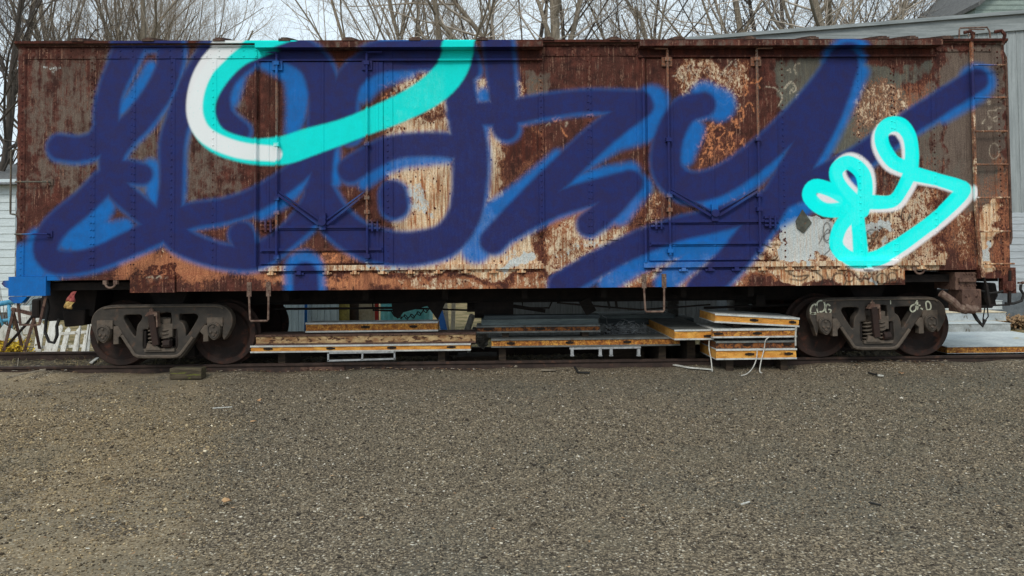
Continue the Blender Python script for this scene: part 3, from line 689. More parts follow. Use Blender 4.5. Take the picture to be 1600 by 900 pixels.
# ladder at the right end
lad = MB()
lad.tube([(X(1519), -.055, Z(66)), (X(1519), -.055, Z(330)), (X(1522), -.055, Z(380)), (X(1526), -.055, Z(428)), (X(1528), -.05, Z(440))], .026, 6, .03)
ladder = P("ladder_stile", lad, boost={"primer": .95, "orange": .45, "cream": .4})
for k, py in enumerate((107, 158, 211, 263, 315, 368, 419)):
    b = MB(); x1 = X(1572 if k == 6 else 1567); xl = X(1520 if k < 5 else (1523 if k == 5 else 1526))
    b.tube([(xl, -.06, Z(py)), (xl, -.095, Z(py)), (x1, -.095, Z(py)), (x1, -.012, Z(py))], .0125, 8, .03); P("ladder_rung", b, None, ladder, boost={"primer": .95, "cream": .40, "orange": .45})
b = MB(); b.bar((X(1519), -.045, Z(69)), (X(1519), -.12, Z(56)), .05, .012, (1, 0, 0)); b.tube([(X(1507), -.06, Z(55)), (X(1516), -.09, Z(54)), (X(1519), -.1, Z(62)), (X(1519), -.06, Z(70))], .022, 6, .03); P("roof_grab", b)
b = MB(); b.tube([(X(1555), -.06, Z(54)), (X(1564), -.09, Z(53)), (X(1568), -.1, Z(60)), (X(1568), -.05, Z(74))], .022, 6, .03); P("roof_grab", b)
# vertical handrail and fittings beyond the right end
b = MB(); hx = XR + .10
b.tube([(XR - .02, .10, Z(81)), (hx - .03, .10, Z(82)), (hx, .10, Z(90)), (hx, .10, Z(378)), (hx - .02, .10, Z(388))], .019, 8, .05)
for q in (94, 118, 170, 221, 330): b.bar((XR - .02, .10, Z(q)), (hx, .10, Z(q)), .018, .018)
P("end_handrail", b, MAT_RUST, None, False)

# body behind the side: far side, ends, floor, roof
b = MB(); b.box(XL, XR, DEEP - .05, DEEP, ZB + .202, ZT); b.box(XL + .2, XR - .2, DEEP - .12, DEEP + .02, ZB, ZB + .2); P("far_side_wall", b, MAT_RUST, None, False)
def end_wall(x, s):
    b = MB(); prof = []; n = 96
    for i in range(n + 1):
        z = ZB + .12 + (ZT - ZB - .12) * i / n
        prof.append((x + s * (.012 + .028 * (.5 - .5 * math.cos(2 * math.pi * i / 8))), z))
    vs = []; fs = []
    for (xx, z) in prof: vs += [(xx, .045, z), (xx, DEEP - .055, z)]
    for i in range(n): fs.append((2 * i, 2 * i + 1, 2 * i + 3, 2 * i + 2))
    m = len(vs); vs += [(x - s * .05, .045, prof[0][1]), (x - s * .05, DEEP - .055, prof[0][1]), (x - s * .05, .045, prof[-1][1]), (x - s * .05, DEEP - .055, prof[-1][1])]
    fs += [(m, m + 1, m + 3, m + 2), (0, 1, m + 1, m), (2 * n, 2 * n + 1, m + 3, m + 2), tuple([2 * i for i in range(n + 1)] + [m + 2, m]), tuple([2 * i + 1 for i in range(n + 1)] + [m + 3, m + 1])]
    b.add(vs, fs); return P("end_wall", b, MAT_RUST, None, False)
end_wall(XL, -1); end_wall(XR, 1)
b = MB(); b.box(XL + .06, XR - .06, .15, DEEP - .13, ZB + .02, ZB + .12); P("floor", b, MAT_DARK, None, False)
ZE = Z(64.5)
b = MB(); n = 12
top = [(-.075 + (DEEP + .15) * i / n, ZE + .20 * (1 - (2 * i / n - 1) ** 2)) for i in range(n + 1)]
b.prismx([(-.075, ZE - .025)] + [(.02, ZT - .012), (DEEP - .02, ZT - .012)] + [(DEEP + .075, ZE - .025)] + top[::-1], XL - .02, XR + .02)
roof = P("roof", b, MAT_ROOF, None, False)
for q in [125, 235, 345, 447, 547, 650, 755, 858, 962, 1062, 1172, 1270, 1380, 1425, 1480]:
    b = MB(); x = X(q); w = .075
    for (wa, h) in ((w, .02), (w * .55, .034)):
        t2 = [(-.10, ZE - .012)] + [(y, z + h) for (y, z) in [(-.095, ZE)] + top[1:-1] + [(DEEP + .09, ZE)]] + [(DEEP + .10, ZE - .012)]
        lo = [(y, z - .004) for (y, z) in top]
        b.prismx(t2 + [], x - wa, x + wa)
    P("roof_rib", b, MAT_ROOF, roof, False)
b = MB(); b.sheet(XL + .03, XR - .03, ZT - .002, ZE - .03, -.03, .0, .0125); P("eave_plate", b)
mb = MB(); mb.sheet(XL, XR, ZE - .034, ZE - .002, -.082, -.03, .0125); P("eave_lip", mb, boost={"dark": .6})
b = MB(); p0 = at(1497, 46, .5); zz = p0.z
b.tube([(at(1498, 49, .5).x, .5, zz - .15), (at(1499, 42, .5).x, .5, zz + .0), (at(1500, 41, .5).x, .5, zz + .02), (at(1542, 39, .5).x, .5, zz + .03), (at(1546, 46, .5).x, .5, zz - .03), (at(1547, 49, .5).x, .5, zz - .12)], .012, 6)
b.tube([(at(1513, 48, .5).x, .5, zz - .1), (at(1514, 45, .5).x, .5, zz), (at(1538, 44, .5).x, .5, zz)], .01, 6)
P("roof_grab", b, MAT_ROD, None, False)

# stirrup steps
for (a, c, t0, t1) in ((391, 421, 437, 497), (1003, 1034, 430, 489)):
    b = MB()
    for q in (a, c):
        b.box(X(q - 3.5), X(q + 3.5), -.036, -.022, Z(t0 + 22), Z(t0)); b.rivet(X(q), -.036, Z(t0 + 5), .016); b.rivet(X(q), -.036, Z(t0 + 12), .016)
    b.tube([(X(a), -.03, Z(t0 + 20)), (X(a), -.03, Z(t0 + 26)), (X(a + 1.5), -.03, Z(t1 - 2)), (X(a + 3), -.03, Z(t1)), (X(c - 2), -.03, Z(t1)), (X(c - .5), -.03, Z(t1 - 2)), (X(c), -.03, Z(t0 + 26)), (X(c), -.03, Z(t0 + 20))], .0135, 8)
    P("stirrup_step", b, MAT_ROD, None, False)
# lifting eyes
for q, w in ((175, 437), (1431, 427)):
    b = MB(); r_ = .062
    b.tube([(X(q) + r_ * math.cos(a), -.02, Z(w) + r_ * 0.9 * math.sin(a)) for a in [math.pi + math.pi * k / 12 for k in range(13)]], .014, 8)
    b.box(X(q) - r_ - .03, X(q) - r_ + .02, -.03, .02, Z(w) - .01, Z(w) + .04); b.box(X(q) + r_ - .02, X(q) + r_ + .03, -.03, .02, Z(w) - .01, Z(w) + .04)
    P("towing_eye", b, MAT_ROD, None, False)

# underframe
CY0 = DEEP / 2
b = MB(); b.box(XL + .35, XR - .35, CY0 - .36, CY0 - .30, .93, ZB + .02); b.box(XL + .35, XR - .35, CY0 + .30, CY0 + .36, .93, ZB + .02); b.box(XL + .35, XR - .35, CY0 - .42, CY0 + .42, .912, .928); P("centre_sill", b, MAT_DARK, None, False)
for q in (252, 1365):
    x = X(q, .3); b = MB(); b.prism([(x - .3, ZB + .02), (x - .16, .93), (x + .16, .93), (x + .3, ZB + .02)][::-1], .55, DEEP - .55); P("body_bolster", b, MAT_DARK, None, False)
for q in (430, 560, 690, 820, 950, 1080, 1190):
    x = X(q); b = MB(); b.box(x - .04, x + .04, .5, CY0 - .37, 1.0, ZB + .02); P("cross_bearer", b, MAT_DARK, None, False); b = MB(); b.box(x - .04, x + .04, CY0 + .37, DEEP - .14, 1.0, ZB + .02); P("cross_bearer", b, MAT_DARK, None, False)
x0, x1 = at(428, 482, 1.0).x, at(625, 482, 1.0).x
b = MB(); z = at(520, 482, 1.0).z
b.tube([(x0, 1.0, z), (x1, 1.0, z)], .018, 6); b.tube([(x1, 1.0, z), (at(745, 487, 1.0).x, 1.0, z - .05)], .014, 6)
b.tube([(at(582, 470, 1.0).x, 1.0, z + .13), (at(583, 487, 1.0).x, 1.0, z - .03), (at(612, 489, 1.0).x, 1.0, z - .04)], .014, 6); P("brake_rod", b, MAT_DARK, None, False)
b = MB(); pts = [at(612 + 5 * i, 488 + 7 * math.sin(i / 9 * 3.1) + (3 if i % 2 else -2), 1.0) for i in range(14)]
for i in range(13):
    c = (pts[i] + pts[i + 1]) / 2; d = (pts[i + 1] - pts[i]); 
    b.tube([c + d * .62 * math.cos(a) + Vector((0, 1, 0)) * .022 * math.sin(a) * (1 if i % 2 else 0) + Vector((0, 0, 1)) * .022 * math.sin(a) * (0 if i % 2 else 1) for a in [k * math.pi / 5 for k in range(11)]], .007, 5)
P("brake_chain", b, MAT_DARK, None, False)
b = MB(); b.prism([(p.x, p.z) for p in (at(612, 473, .95), at(614, 492, .95), at(622, 498, .95), at(630, 488, .95), at(668, 478, .95), at(684, 500, .95), at(697, 470, .95))], .93, 1.0); P("brake_lever", b, MAT_DARK, None, False)
b = MB(); b.tube([at(742, 480, 1.2), at(802, 480, 1.2)], .16, 20); b.tube([at(730, 480, 1.2), at(742, 480, 1.2)], .07, 12)
P("brake_cylinder", b, MAT_DARK, None, False)
b = MB(); b.bar(at(786, 476, 1.1), at(852, 486, 1.1), .05, .05); b.tube([at(816, 472, .8), at(817, 481, .8), at(858, 481, .8), at(862, 472, .8)], .012, 6); P("brake_hanger", b, MAT_DARK, None, False); b = MB(); b.bar(at(912, 468, .9), at(924, 489, .9), .05, .16); P("brake_lever", b, MAT_DARK, None, False)
b = MB(); b.tube([at(870, 473, .7), at(1000, 484, .7), at(1110, 476, .7)], .013, 6); b.bar(at(950, 470, .7), at(953, 482, .7), .03, .03); b.bar(at(962, 470, .7), at(964, 482, .7), .03, .03); P("brake_rod", b, MAT_DARK, None, False)
b = MB(); b.tube([at(1100, 481, 1.0), at(1250, 476, 1.0)], .02, 6); b.box(at(1178, 470, 1.0).x, at(1192, 470, 1.0).x, .9, 1.1, .84, 1.0); P("brake_rod", b, MAT_DARK, None, False)

# left end gear: hanger brackets, hose, coupler
def endbar(pts, r, mat, nm): b = MB(); b.tube(pts, r, 8); return P(nm, b, mat, None, False)
b = MB(); b.bar((X(28), .03, Z(462)), (X(31), .05, Z(501)), .03, .014, (0, 1, 0)); b.bar((X(73), .03, Z(451)), (X(62), .03, Z(500)), .03, .014, (0, 1, 0)); b.bar((X(31), .05, Z(500)), (X(62), .03, Z(500)), .03, .02); P("end_step", b, MAT_RUST, None, False)
endbar([(X(50), .35, Z(462)), (X(54), .34, Z(475)), (X(51), .33, Z(495)), (X(50), .32, Z(515)), (X(57), .31, Z(530)), (X(66), .30, Z(532)), (X(71), .30, Z(520)), (X(70), .30, Z(505)), (X(73), .31, Z(494))], .020, MAT_RUBBER, "air_hose")
b = MB(); b.box(XL - .25, XL + .5, CY0 - .12, CY0 + .12, .76, 1.02); b.box(XL - .46, XL - .24, CY0 - .17, CY0 + .15, .72, 1.04); b.box(XL - .62, XL - .44, CY0 + .02, CY0 + .17, .74, 1.02); b.box(XL - .56, XL - .44, CY0 - .20, CY0 - .08, .74, 1.02); P("coupler", b, MAT_DARK, None, False, bevel=.03)
b = MB(); b.prism([(p.x, p.z) for p in (at(58, 466, .5), at(55, 494, .5), at(70, 503, .5), at(118, 500, .5), at(140, 494, .5), at(146, 452, .5), at(60, 452, .5))], .6, DEEP - .6); P("end_sill", b, MAT_DARK, None, False)
b = MB(); b.prism([(p.x, p.z) for p in (at(93, 486, .45), at(97, 512, .45), at(128, 509, .45), at(130, 484, .45))], .5, .9); P("draft_gear_box", b, MAT_DARK, None, False, bevel=.02)
def rag(nm, pts, mat):
    b = MB(); n = 7
    for i in range(n + 1):
        t = i / n
        l = pts[0].lerp(pts[1], t); r_ = pts[2].lerp(pts[3], t)
        for k in range(5):
            q = l.lerp(r_, k / 4); b.v.append((q.x, q.y + .02 * math.sin(k * 2.1 + i * .9), q.z))
    o = 0
    for i in range(n):
        for k in range(4): b.f.append((i * 5 + k, i * 5 + k + 1, i * 5 + k + 6, i * 5 + k + 5))
    return b
b = rag("r", (at(112, 456, .12), at(103, 470, .12), at(119, 455, .12), at(116, 472, .12)), None); rg = P("hanging_rag", b, MAT_RAGRED, None, False, fix=False, smooth=True)
sm = rg.modifiers.new("thick", 'SOLIDIFY'); sm.thickness = .008
b = rag("r", (at(103, 470, .12), at(100, 481, .12), at(116, 472, .12), at(111, 483, .12)), None); rg2 = P("hem", b, MAT_RAGYEL, rg, False, fix=False, smooth=True)
sm = rg2.modifiers.new("thick", 'SOLIDIFY'); sm.thickness = .008

# right end gear: bolster plates, coupler, air hose, brake beam pipe
b = MB(); b.box(X(1489), X(1521), .02, .5, Z(460), Z(432))
for q in range(5):
    for w in (435, 453): b.rivet(X(1503 + q * 4.4), .02, Z(w), .014, .014)
b.box(X(1493), X(1519), -.02, .02, Z(447), Z(441)); P("end_gusset", b, MAT_RUST, None, False)
b = MB(); b.box(X(1497), X(1527), -.01, .3, Z(496), Z(459)); b.rivet(X(1503), -.01, Z(470), .022, .02); b.rivet(X(1519), -.01, Z(470), .022, .02); P("draft_gear_box", b, MAT_RUST, None, False, bevel=.01)
b = MB(); b.tube([at(1470, 458, -.03), at(1488, 470, -.05), at(1499, 482, -.05), at(1520, 484, -.05), at(1526, 482, -.03)], [.05, .05, .056, .056, .05], 10); b.tube([at(1505, 482, -.05), at(1510, 483, -.05)], .07, 12); P("brake_pipe", b, MAT_ROD, None, False)
b = MB(); b.prism([(p.x, p.z) for p in (at(1534, 442, .3), at(1558, 442, .3), at(1562, 462, .3), at(1558, 470, .3), at(1560, 479, .3), at(1545, 478, .3), at(1538, 466, .3))][::-1], .32, .9)
P("uncoupling_bracket", b, MAT_DARK, None, False, bevel=.02); b = MB(); b.box(XR - .25, XR + .25, CY0 - .14, CY0 + .14, .74, 1.02); b.box(XR + .22, XR + .44, CY0 - .17, CY0 + .15, .72, 1.04); b.box(XR + .42, XR + .6, CY0 - .19, CY0 - .05, .74, 1.02); P("coupler", b, MAT_DARK, None, False, bevel=.02)
b = MB(); b.bar((X(1527), -.02, Z(432)), (X(1534), -.02, Z(452)), .03, .02); b.bar((X(1534), -.02, Z(452)), (X(1538), -.02, Z(486)), .04, .03); b.bar((X(1571), -.02, Z(430)), (X(1569), -.02, Z(484)), .035, .03); b.bar((X(1538), -.02, Z(485)), (X(1569), -.02, Z(484)), .03, .02); P("stirrup_step", b, MAT_DARK, None, False)
endbar([(X(1520), .1, Z(494)), (X(1526), .08, Z(508)), (X(1533), .06, Z(518)), (X(1537), .06, Z(508))], .024, MAT_RUBBER, "air_hose")
endbar([(X(1533), .06, Z(519)), (X(1534), .06, Z(505)), (X(1537), .05, Z(486))], .008, MAT_DARK, "hose_hanger")
endbar([(X(1537), .06, Z(510)), (X(1542), .06, Z(503)), (X(1540), .05, Z(486))], .008, MAT_DARK, "hose_hanger")
endbar([(X(1564), .0, Z(482)), (X(1576), -.02, Z(482)), (X(1588), -.02, Z(478)), (X(1592), -.02, Z(468)), (X(1587), -.02, Z(460)), (X(1588), -.02, Z(452))], .018, MAT_RUBBER, "air_hose")
b = MB(); b.box(X(1584), X(1594), -.03, .0, Z(451), Z(448)); b.tube([(X(1589), -.02, Z(450)), (X(1592), -.02, Z(449))], .02, 8); P("hose_coupling", b, MAT_RUST, None, False)
endbar([(X(1534), .1, Z(462)), (X(1545), .05, Z(466)), (X(1556), .0, Z(464)), (X(1562), .0, Z(462))], .016, MAT_RUBBER, "air_hose")

# ------------------------------------------------------------------ trucks (bogies)
TY = .30; TC = 252.0
AX1, AX2 = at(172, 521, TY), at(338, 519.5, TY)
wheel_r = .428; RAILTOP = .13; AXZ = RAILTOP + wheel_r
def tl(u, v):                       # enlarged crop of the left truck -> photo pixel -> world
    p = at(140 + u / 6.667, 450 + v / 6.667, TY); return (p.x, p.z)
outer = [(80,548),(60,480),(28,400),(28,330),(55,270),(100,228),(160,203),(240,191),(400,187),(760,183),(1100,180),(1300,180),(1380,196),(1440,240),(1472,300),(1474,370),(1450,440),(1400,518),(1392,470),(1396,395),(1388,350),(1250,345),(1200,375),(1150,430),(1060,565),(960,700),(900,722),(720,724),(530,724),(492,695),(420,590),(340,470),(300,410),(250,370),(215,354),(90,356),(92,470)]
h1 = [(345,305),(362,278),(400,268),(520,268),(550,282),(556,310),(540,348),(512,385),(500,430),(492,500),(470,520),(452,508),(390,410),(350,340)]
h2 = [(920,300),(930,270),(975,260),(1090,258),(1130,275),(1138,312),(1120,350),(1060,450),(1025,498),(1005,512),(990,490),(985,430),(960,372),(925,345)]
h3 = [(612,258),(740,252),(856,252),(862,400),(880,418),(905,420),(922,450),(930,600),(905,645),(860,662),(600,664),(562,650),(540,610),(545,450),(560,425),(590,418),(606,405)]
def mk(poly, k=2): return smooth_poly([tl(*q) for q in poly], k)
truck_root = None
def bogie():
    y0 = TY
    x1, x2 = AX1.x, AX2.x; xc = (x1 + x2) / 2
    m = MB()
    m.box(xc - .14, xc + .14, .42, DEEP - .42, .52, .80); m.box(xc - .12, xc + .12, .30, .45, .55, .72); m.box(xc - .12, xc + .12, DEEP - .45, DEEP - .30, .55, .72)
    bo = P("bogie", m, MAT_TRUCK, None, False)
    for yy in (y0, DEEP - y0 - .14):
        vs, fs = curve_plate("sf", mk(outer), [mk(h1), mk(h2), mk(h3)], yy, .14, .016)
        m = MB(); m.add(vs, fs)
        P("side_frame", m, MAT_TRUCK, bo, False, fix=False)
    # raised rims on the near frame's bottom edge and round the windows
    m = MB()
    for pl in ([(340,490),(440,640),(505,708),(720,712),(915,706),(1000,620),(1080,510)],):
        pts = [Vector((q[0], y0 - .012, q[1])) for q in smooth_poly([tl(*p) for p in pl], 3, False)]
        m.tube(pts, .022, 6)
    pts = [Vector((q[0], y0 - .008, q[1])) for q in smooth_poly([tl(*p) for p in [(150,214),(300,200),(760,194),(1300,190),(1390,215)]], 3, False)]
    m.tube(pts, .012, 6); P("frame_flange", m, MAT_TRUCK, bo, False)
    # wheelsets
    for xx in (x1, x2):
        for s in (0, 1):
            m = MB(); g = 1 if s == 0 else -1; yb = .60 if s == 0 else DEEP - .60
            pr = [(.0, -.02), (.10, -.02), (.115, .01), (.20, .045), (.30, .05), (.335, .02), (.35, -.01), (.42, -.012), (.428, .0), (.43, .085), (.445, .098), (.462, .11), (.462, .135), (.36, .138), (.33, .11), (.15, .12), (.0, .12)]
            m.lathe_y([(r_, yb + g * y_) for (r_, y_) in pr], xx, AXZ, 56); w = P("wheel", m, MAT_WHEEL, bo, False, smooth=False)
            bv = w.modifiers.new("bevel", 'BEVEL'); bv.width = .006; bv.segments = 2; bv.limit_method = 'ANGLE'; bv.angle_limit = R(35)
        m = MB(); m.tube([(xx, .5, AXZ), (xx, DEEP - .5, AXZ)], .08, 16); P("axle", m, MAT_WHEEL, bo, False)
    # journal adapters and bearing caps
    for k, xx in enumerate((x1, x2)):
        for s in (0, 1):
            g = 1 if s == 0 else -1; yb = y0 if s == 0 else DEEP - y0
            zc = (tl(160, 470)[1] if k == 0 else tl(1305, 440)[1])
            xq = (tl(162, 0)[0] if k == 0 else tl(1305, 0)[0])
            m = MB()
            tri = smooth_poly([(xq - .005, zc + .115), (xq + .085, zc + .06), (xq + .075, zc - .06), (xq + .01, zc - .125), (xq - .065, zc - .06), (xq - .085, zc + .06)], 4)
            ya, yb2 = (yb - .055, yb + .10) if s == 0 else (yb - .10, yb + .055)
            m.prism(tri, ya, yb2)
            ring = [Vector((p[0], ya - .002 if s == 0 else yb2 + .002, p[1])) for p in [(xq + (q[0] - xq) * .78, zc + (q[1] - zc) * .78) for q in tri]]
            m.tube(ring + ring[:1], .011, 6)
            for (ax, az) in ((.0, .07), (.04, -.02), (-.04, -.02), (.005, -.07)):
                m.lathe_y([(.0, ya - .02 if s == 0 else yb2 + .02), (.018, ya - .018 if s == 0 else yb2 + .018), (.018, ya if s == 0 else yb2)], xq + ax * .8, zc + az * .8, 8)
            m.box(xq - .10, xq + .11, ya + .04 if s == 0 else yb2 - .12, ya + .14 if s == 0 else yb2 - .04, zc + .05, zc + .17)
            P("bearing_cap", m, MAT_TRUCK, bo, False, bevel=.006)
            if s == 0:
                m = MB(); q = [(250, 400), (300, 395), (345, 470), (305, 520), (305, 585), (248, 588), (250, 470)] if k == 0 else [(1185, 560), (1240, 556), (1240, 390), (1200, 385), (1148, 452), (1185, 490)]
                m.prism([tl(*p) for p in q], yb - .01, yb + .09); P("pedestal_leg", m, MAT_TRUCK, bo, False, bevel=.008)
    # spring group, seat and friction snubber
    zb = tl(0, 660)[1]; zt = tl(0, 430)[1]
    for s in (0, 1):
        yy = y0 + .07 if s == 0 else DEEP - y0 - .07
        for u in (655, 790):
            for dy in ((-.02,) if s == 0 else (.02,)):
                cx = tl(u, 0)[0]; rr = .062; m = MB(); turns = 5.2; N = 90
                m.tube([(cx + rr * math.cos(2 * math.pi * turns * i / N), yy + dy + rr * math.sin(2 * math.pi * turns * i / N), zb + .03 + (zt - zb - .03) * i / N) for i in range(N + 1)], .0125, 6)
                P("coil_spring", m, MAT_TRUCK, bo, False, smooth=True)
    m = MB(); m.box(tl(585, 0)[0], tl(895, 0)[0], y0 - .03, y0 + .16, zb - .01, zb + .03)
    m.prism([tl(600, 640), tl(620, 570), tl(720, 600), tl(760, 640)][::-1], y0 - .05, y0 - .02); P("spring_seat", m, MAT_TRUCK, bo, False)
    m = MB(); m.tube([Vector((tl(790, 0)[0], y0 - .03, tl(0, 590)[1])), Vector((tl(860, 0)[0], y0 - .03, tl(0, 585)[1]))], .055, 10); P("snubber_foot", m, MAT_WHEEL, bo, False)
    m = MB(); a = tl(672, 268); b_ = tl(712, 590)
    m.bar((a[0], y0 - .075, a[1]), (b_[0], y0 - .045, b_[1]), .085, .06, (0, 1, 0)); sn = P("snubber", m, MAT_WHEEL, bo, False, bevel=.008)
    m = MB(); p = [tl(608, 290), tl(640, 245), tl(735, 240), tl(745, 400), tl(728, 405), tl(722, 288)]
    m.prism(p[::-1], y0 - .10, y0 - .01)
    m.tube([Vector((tl(668, 0)[0], y0 - .06, tl(0, 262)[1])), Vector((tl(668, 0)[0], y0 - .06, tl(0, 225)[1]))], [.036, .028], 10); m.tube([Vector((tl(668, 0)[0], y0 - .06, tl(0, 228)[1])), Vector((tl(668, 0)[0], y0 - .06, tl(0, 206)[1]))], [.016, .012], 8)
    P("snubber_bracket", m, MAT_ROD, bo, False, bevel=.006)
    m = MB(); m.box(tl(755, 0)[0], tl(838, 0)[0], y0 + .02, y0 + .10, tl(0, 425)[1], tl(0, 330)[1]); m.lathe_y([(.022, y0 + .018), (.022, y0 + .025)], tl(800, 0)[0], tl(0, 375)[1], 10); P("bolster_end", m, MAT_TRUCK, bo, False, bevel=.012)
    for (u, v0, v1) in ((570, 455, 650), (905, 450, 640)):
        m = MB(); m.box(tl(u - 16, 0)[0], tl(u + 16, 0)[0], y0 + .02, y0 + .12, tl(0, v1)[1], tl(0, v0)[1]); P("wear_plate", m, MAT_DARK, bo, False, bevel=.01)
    m = MB(); m.tube([(x1 + .45, .55, .36), (x1 + .45, DEEP - .55, .36)], .04, 8); m.box(x1 + .41, x1 + .5, .6, .75, .25, .5); m.tube([(x2 - .45, .55, .36), (x2 - .45, DEEP - .55, .36)], .04, 8); m.box(x2 - .5, x2 - .41, .6, .75, .25, .5); P("brake_beam", m, MAT_DARK, bo, False)
    return bo
b1 = bogie()
dxT = X(1364.5, TY) - X(252.0, TY)
b2 = b1.copy(); COL.objects.link(b2); b2.location.x += dxT
for ch in list(b1.children):
    c = ch.copy(); COL.objects.link(c); c.parent = b2
# white tags on the right truck: flat ribbons of paint on the cast frame
def ribbon(m, pts, w, y):
    pts = smooth_poly([(p.x, p.z) for p in [at(*q, TY) for q in pts]], 4, False)
    n = len(pts); o = len(m.v)
    for i in range(n):
        a = np.array(pts[max(i - 1, 0)]); b_ = np.array(pts[min(i + 1, n - 1)]); d = (b_ - a); d /= np.linalg.norm(d) + 1e-9; nn = np.array((-d[1], d[0])) * w / 2
        for sgn in (-1, 1):
            for yy in (y, y + .004): m.v.append((pts[i][0] + nn[0] * sgn, yy, pts[i][1] + nn[1] * sgn))
    for i in range(n - 1):
        k = o + 4 * i; m.f += [(k, k + 4, k + 6, k + 2), (k + 1, k + 3, k + 7, k + 5), (k, k + 1, k + 5, k + 4), (k + 2, k + 6, k + 7, k + 3)]
def c7(u, v): return (1180 + u / 4.737, 420 + v / 4.737)
def c8(u, v): return (1370 + u / 4.735, 420 + v / 4.735)
m = MB(); yt = TY - .0035
for pl in ([(460,300),(445,262),(420,275),(408,310),(420,330),(450,325)], [(465,330),(455,290),(460,250),(485,235),(510,250),(515,290),(500,315),(475,318)], [(555,275),(535,262),(520,290),(525,325),(550,330),(560,305),(540,300)], [(510,245),(528,232)], [(405,330),(440,333),(560,334)]):
    ribbon(m, [c7(*q) for q in pl], .019, yt)
P("painted_tag", m, MAT_TAGPAINT, b2, False).location.x -= dxT
m = MB()
for pl in ([(280,262),(255,275),(247,300),(262,318),(285,305),(290,280),(280,262)], [(300,245),(302,290),(296,302)], [(300,232),(285,268),(322,270)], [(322,290),(340,300)], [(362,250),(370,300),(395,298),(398,268),(380,240),(362,250)]):
    ribbon(m, [c8(*q) for q in pl], .019, yt)
P("painted_tag", m, MAT_TAGPAINT, b2, False).location.x -= dxT
m = MB(); ribbon(m, [c7(1000, 225), c7(1002, 262)], .012, yt); P("painted_tag", m, MAT_TAGPAINT, b2, False).location.x -= dxT
# ------------------------------------------------------------------ ground
def ground_material():
    m, t = newmat("gravel_yard")
    v = t.coord()
    big = t.noise(v, .55, 4, .6); mid = t.noise(v, 2.2, 5, .65); fine = t.noise(v, 55, 4, .7); peb = t.voro(v, 75, 'F1', 1); pd = t.voro(v, 75, 'F1', 0)
    pv = t.sep(peb)[0]
    col = t.mix(t.ss(pv, .1, .95), rgb(78, 69, 58), rgb(150, 135, 112))
    col = t.mix(t.math('MULTIPLY', t.ss(pv, .93, .97), .8), col, rgb(206, 196, 176))
    col = t.mix(t.ss(pd, .35, .75, 0, .6), col, rgb(44, 39, 33))
    sx_ = t.n.new('ShaderNodeSeparateXYZ'); t.l.new(v, sx_.inputs[0])
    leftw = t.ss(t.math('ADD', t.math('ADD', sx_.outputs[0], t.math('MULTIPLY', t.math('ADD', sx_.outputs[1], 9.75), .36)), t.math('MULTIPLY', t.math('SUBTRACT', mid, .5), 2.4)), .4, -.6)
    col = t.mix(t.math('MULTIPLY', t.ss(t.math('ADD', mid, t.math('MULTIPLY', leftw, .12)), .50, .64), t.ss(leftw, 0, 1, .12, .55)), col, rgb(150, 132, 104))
    col = t.mix(t.ss(big, .46, .62, 0, .35), col, rgb(84, 84, 76))
    # rough dead grass and soil beyond the track
    far = t.ss(t.math('ADD', sx_.outputs[1], t.math('MULTIPLY', mid, 1.2)), 2.6, 3.4)
    grass = t.mix(t.ss(mid, .4, .6), rgb(108, 98, 66), rgb(150, 132, 98))
    grass = t.mix(t.ss(fine, .5, .7), grass, rgb(84, 86, 52))
    col = t.mix(far, col, grass)
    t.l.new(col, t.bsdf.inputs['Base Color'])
    t.bsdf.inputs['Roughness'].default_value = .95; t.bsdf.inputs['Specular IOR Level'].default_value = .15
    t.bump(t.math('ADD', t.math('MULTIPLY', pd, -.6), t.math('MULTIPLY', fine, .5)), .6, .012)
    return m
MAT_GROUND = ground_material()
def gz(x, y):
    return .016 * np.sin(x * 1.3 + np.sin(y * .9)) * np.sin(y * 1.7 + x * .4)
def berm(x, y): return (.042 + .03 * np.clip((np.abs(x + .6) - 4.2) / 1.2, 0, 1) + .012 * np.sin(x * 2.7) + .01 * np.sin(x * 7.1 + 1)) * np.exp(-(np.maximum(np.abs(y - .50) - .05, 0) / .16) ** 2) * (y < .66)
xs = np.concatenate([[-600, -200, -60, -25], np.linspace(-12, 12, 193), [25, 60, 200, 600]])
ys = np.concatenate([[-300, -60, -20], np.linspace(-10, -.2, 40), np.linspace(-.1, .7, 33), np.linspace(.75, 14, 50), [25, 60, 200, 700]])
GX, GY = np.meshgrid(xs, ys, indexing='ij'); near = (np.abs(GX) < 12.1) & (GY > -10.1) & (GY < 14.1)
GZ = np.where(near, gz(GX, GY), 0) * np.clip((1.5 - np.abs(GY - 1.4)) * -2, 0, 1) - .012 + np.where(near, berm(GX, GY), 0)
idx = np.arange(GX.size).reshape(GX.shape)
b = MB(); b.v = list(map(tuple, np.stack([GX, GY, GZ], -1).reshape(-1, 3)))
b.f = list(map(tuple, np.stack([idx[:-1, :-1], idx[1:, :-1], idx[1:, 1:], idx[:-1, 1:]], -1).reshape(-1, 4)))
g = b.build("ground", MAT_GROUND, None, (0, 0, 0), smooth=True); tag(g, "grey brown gravel yard in front of the boxcar", "ground", kind='structure')

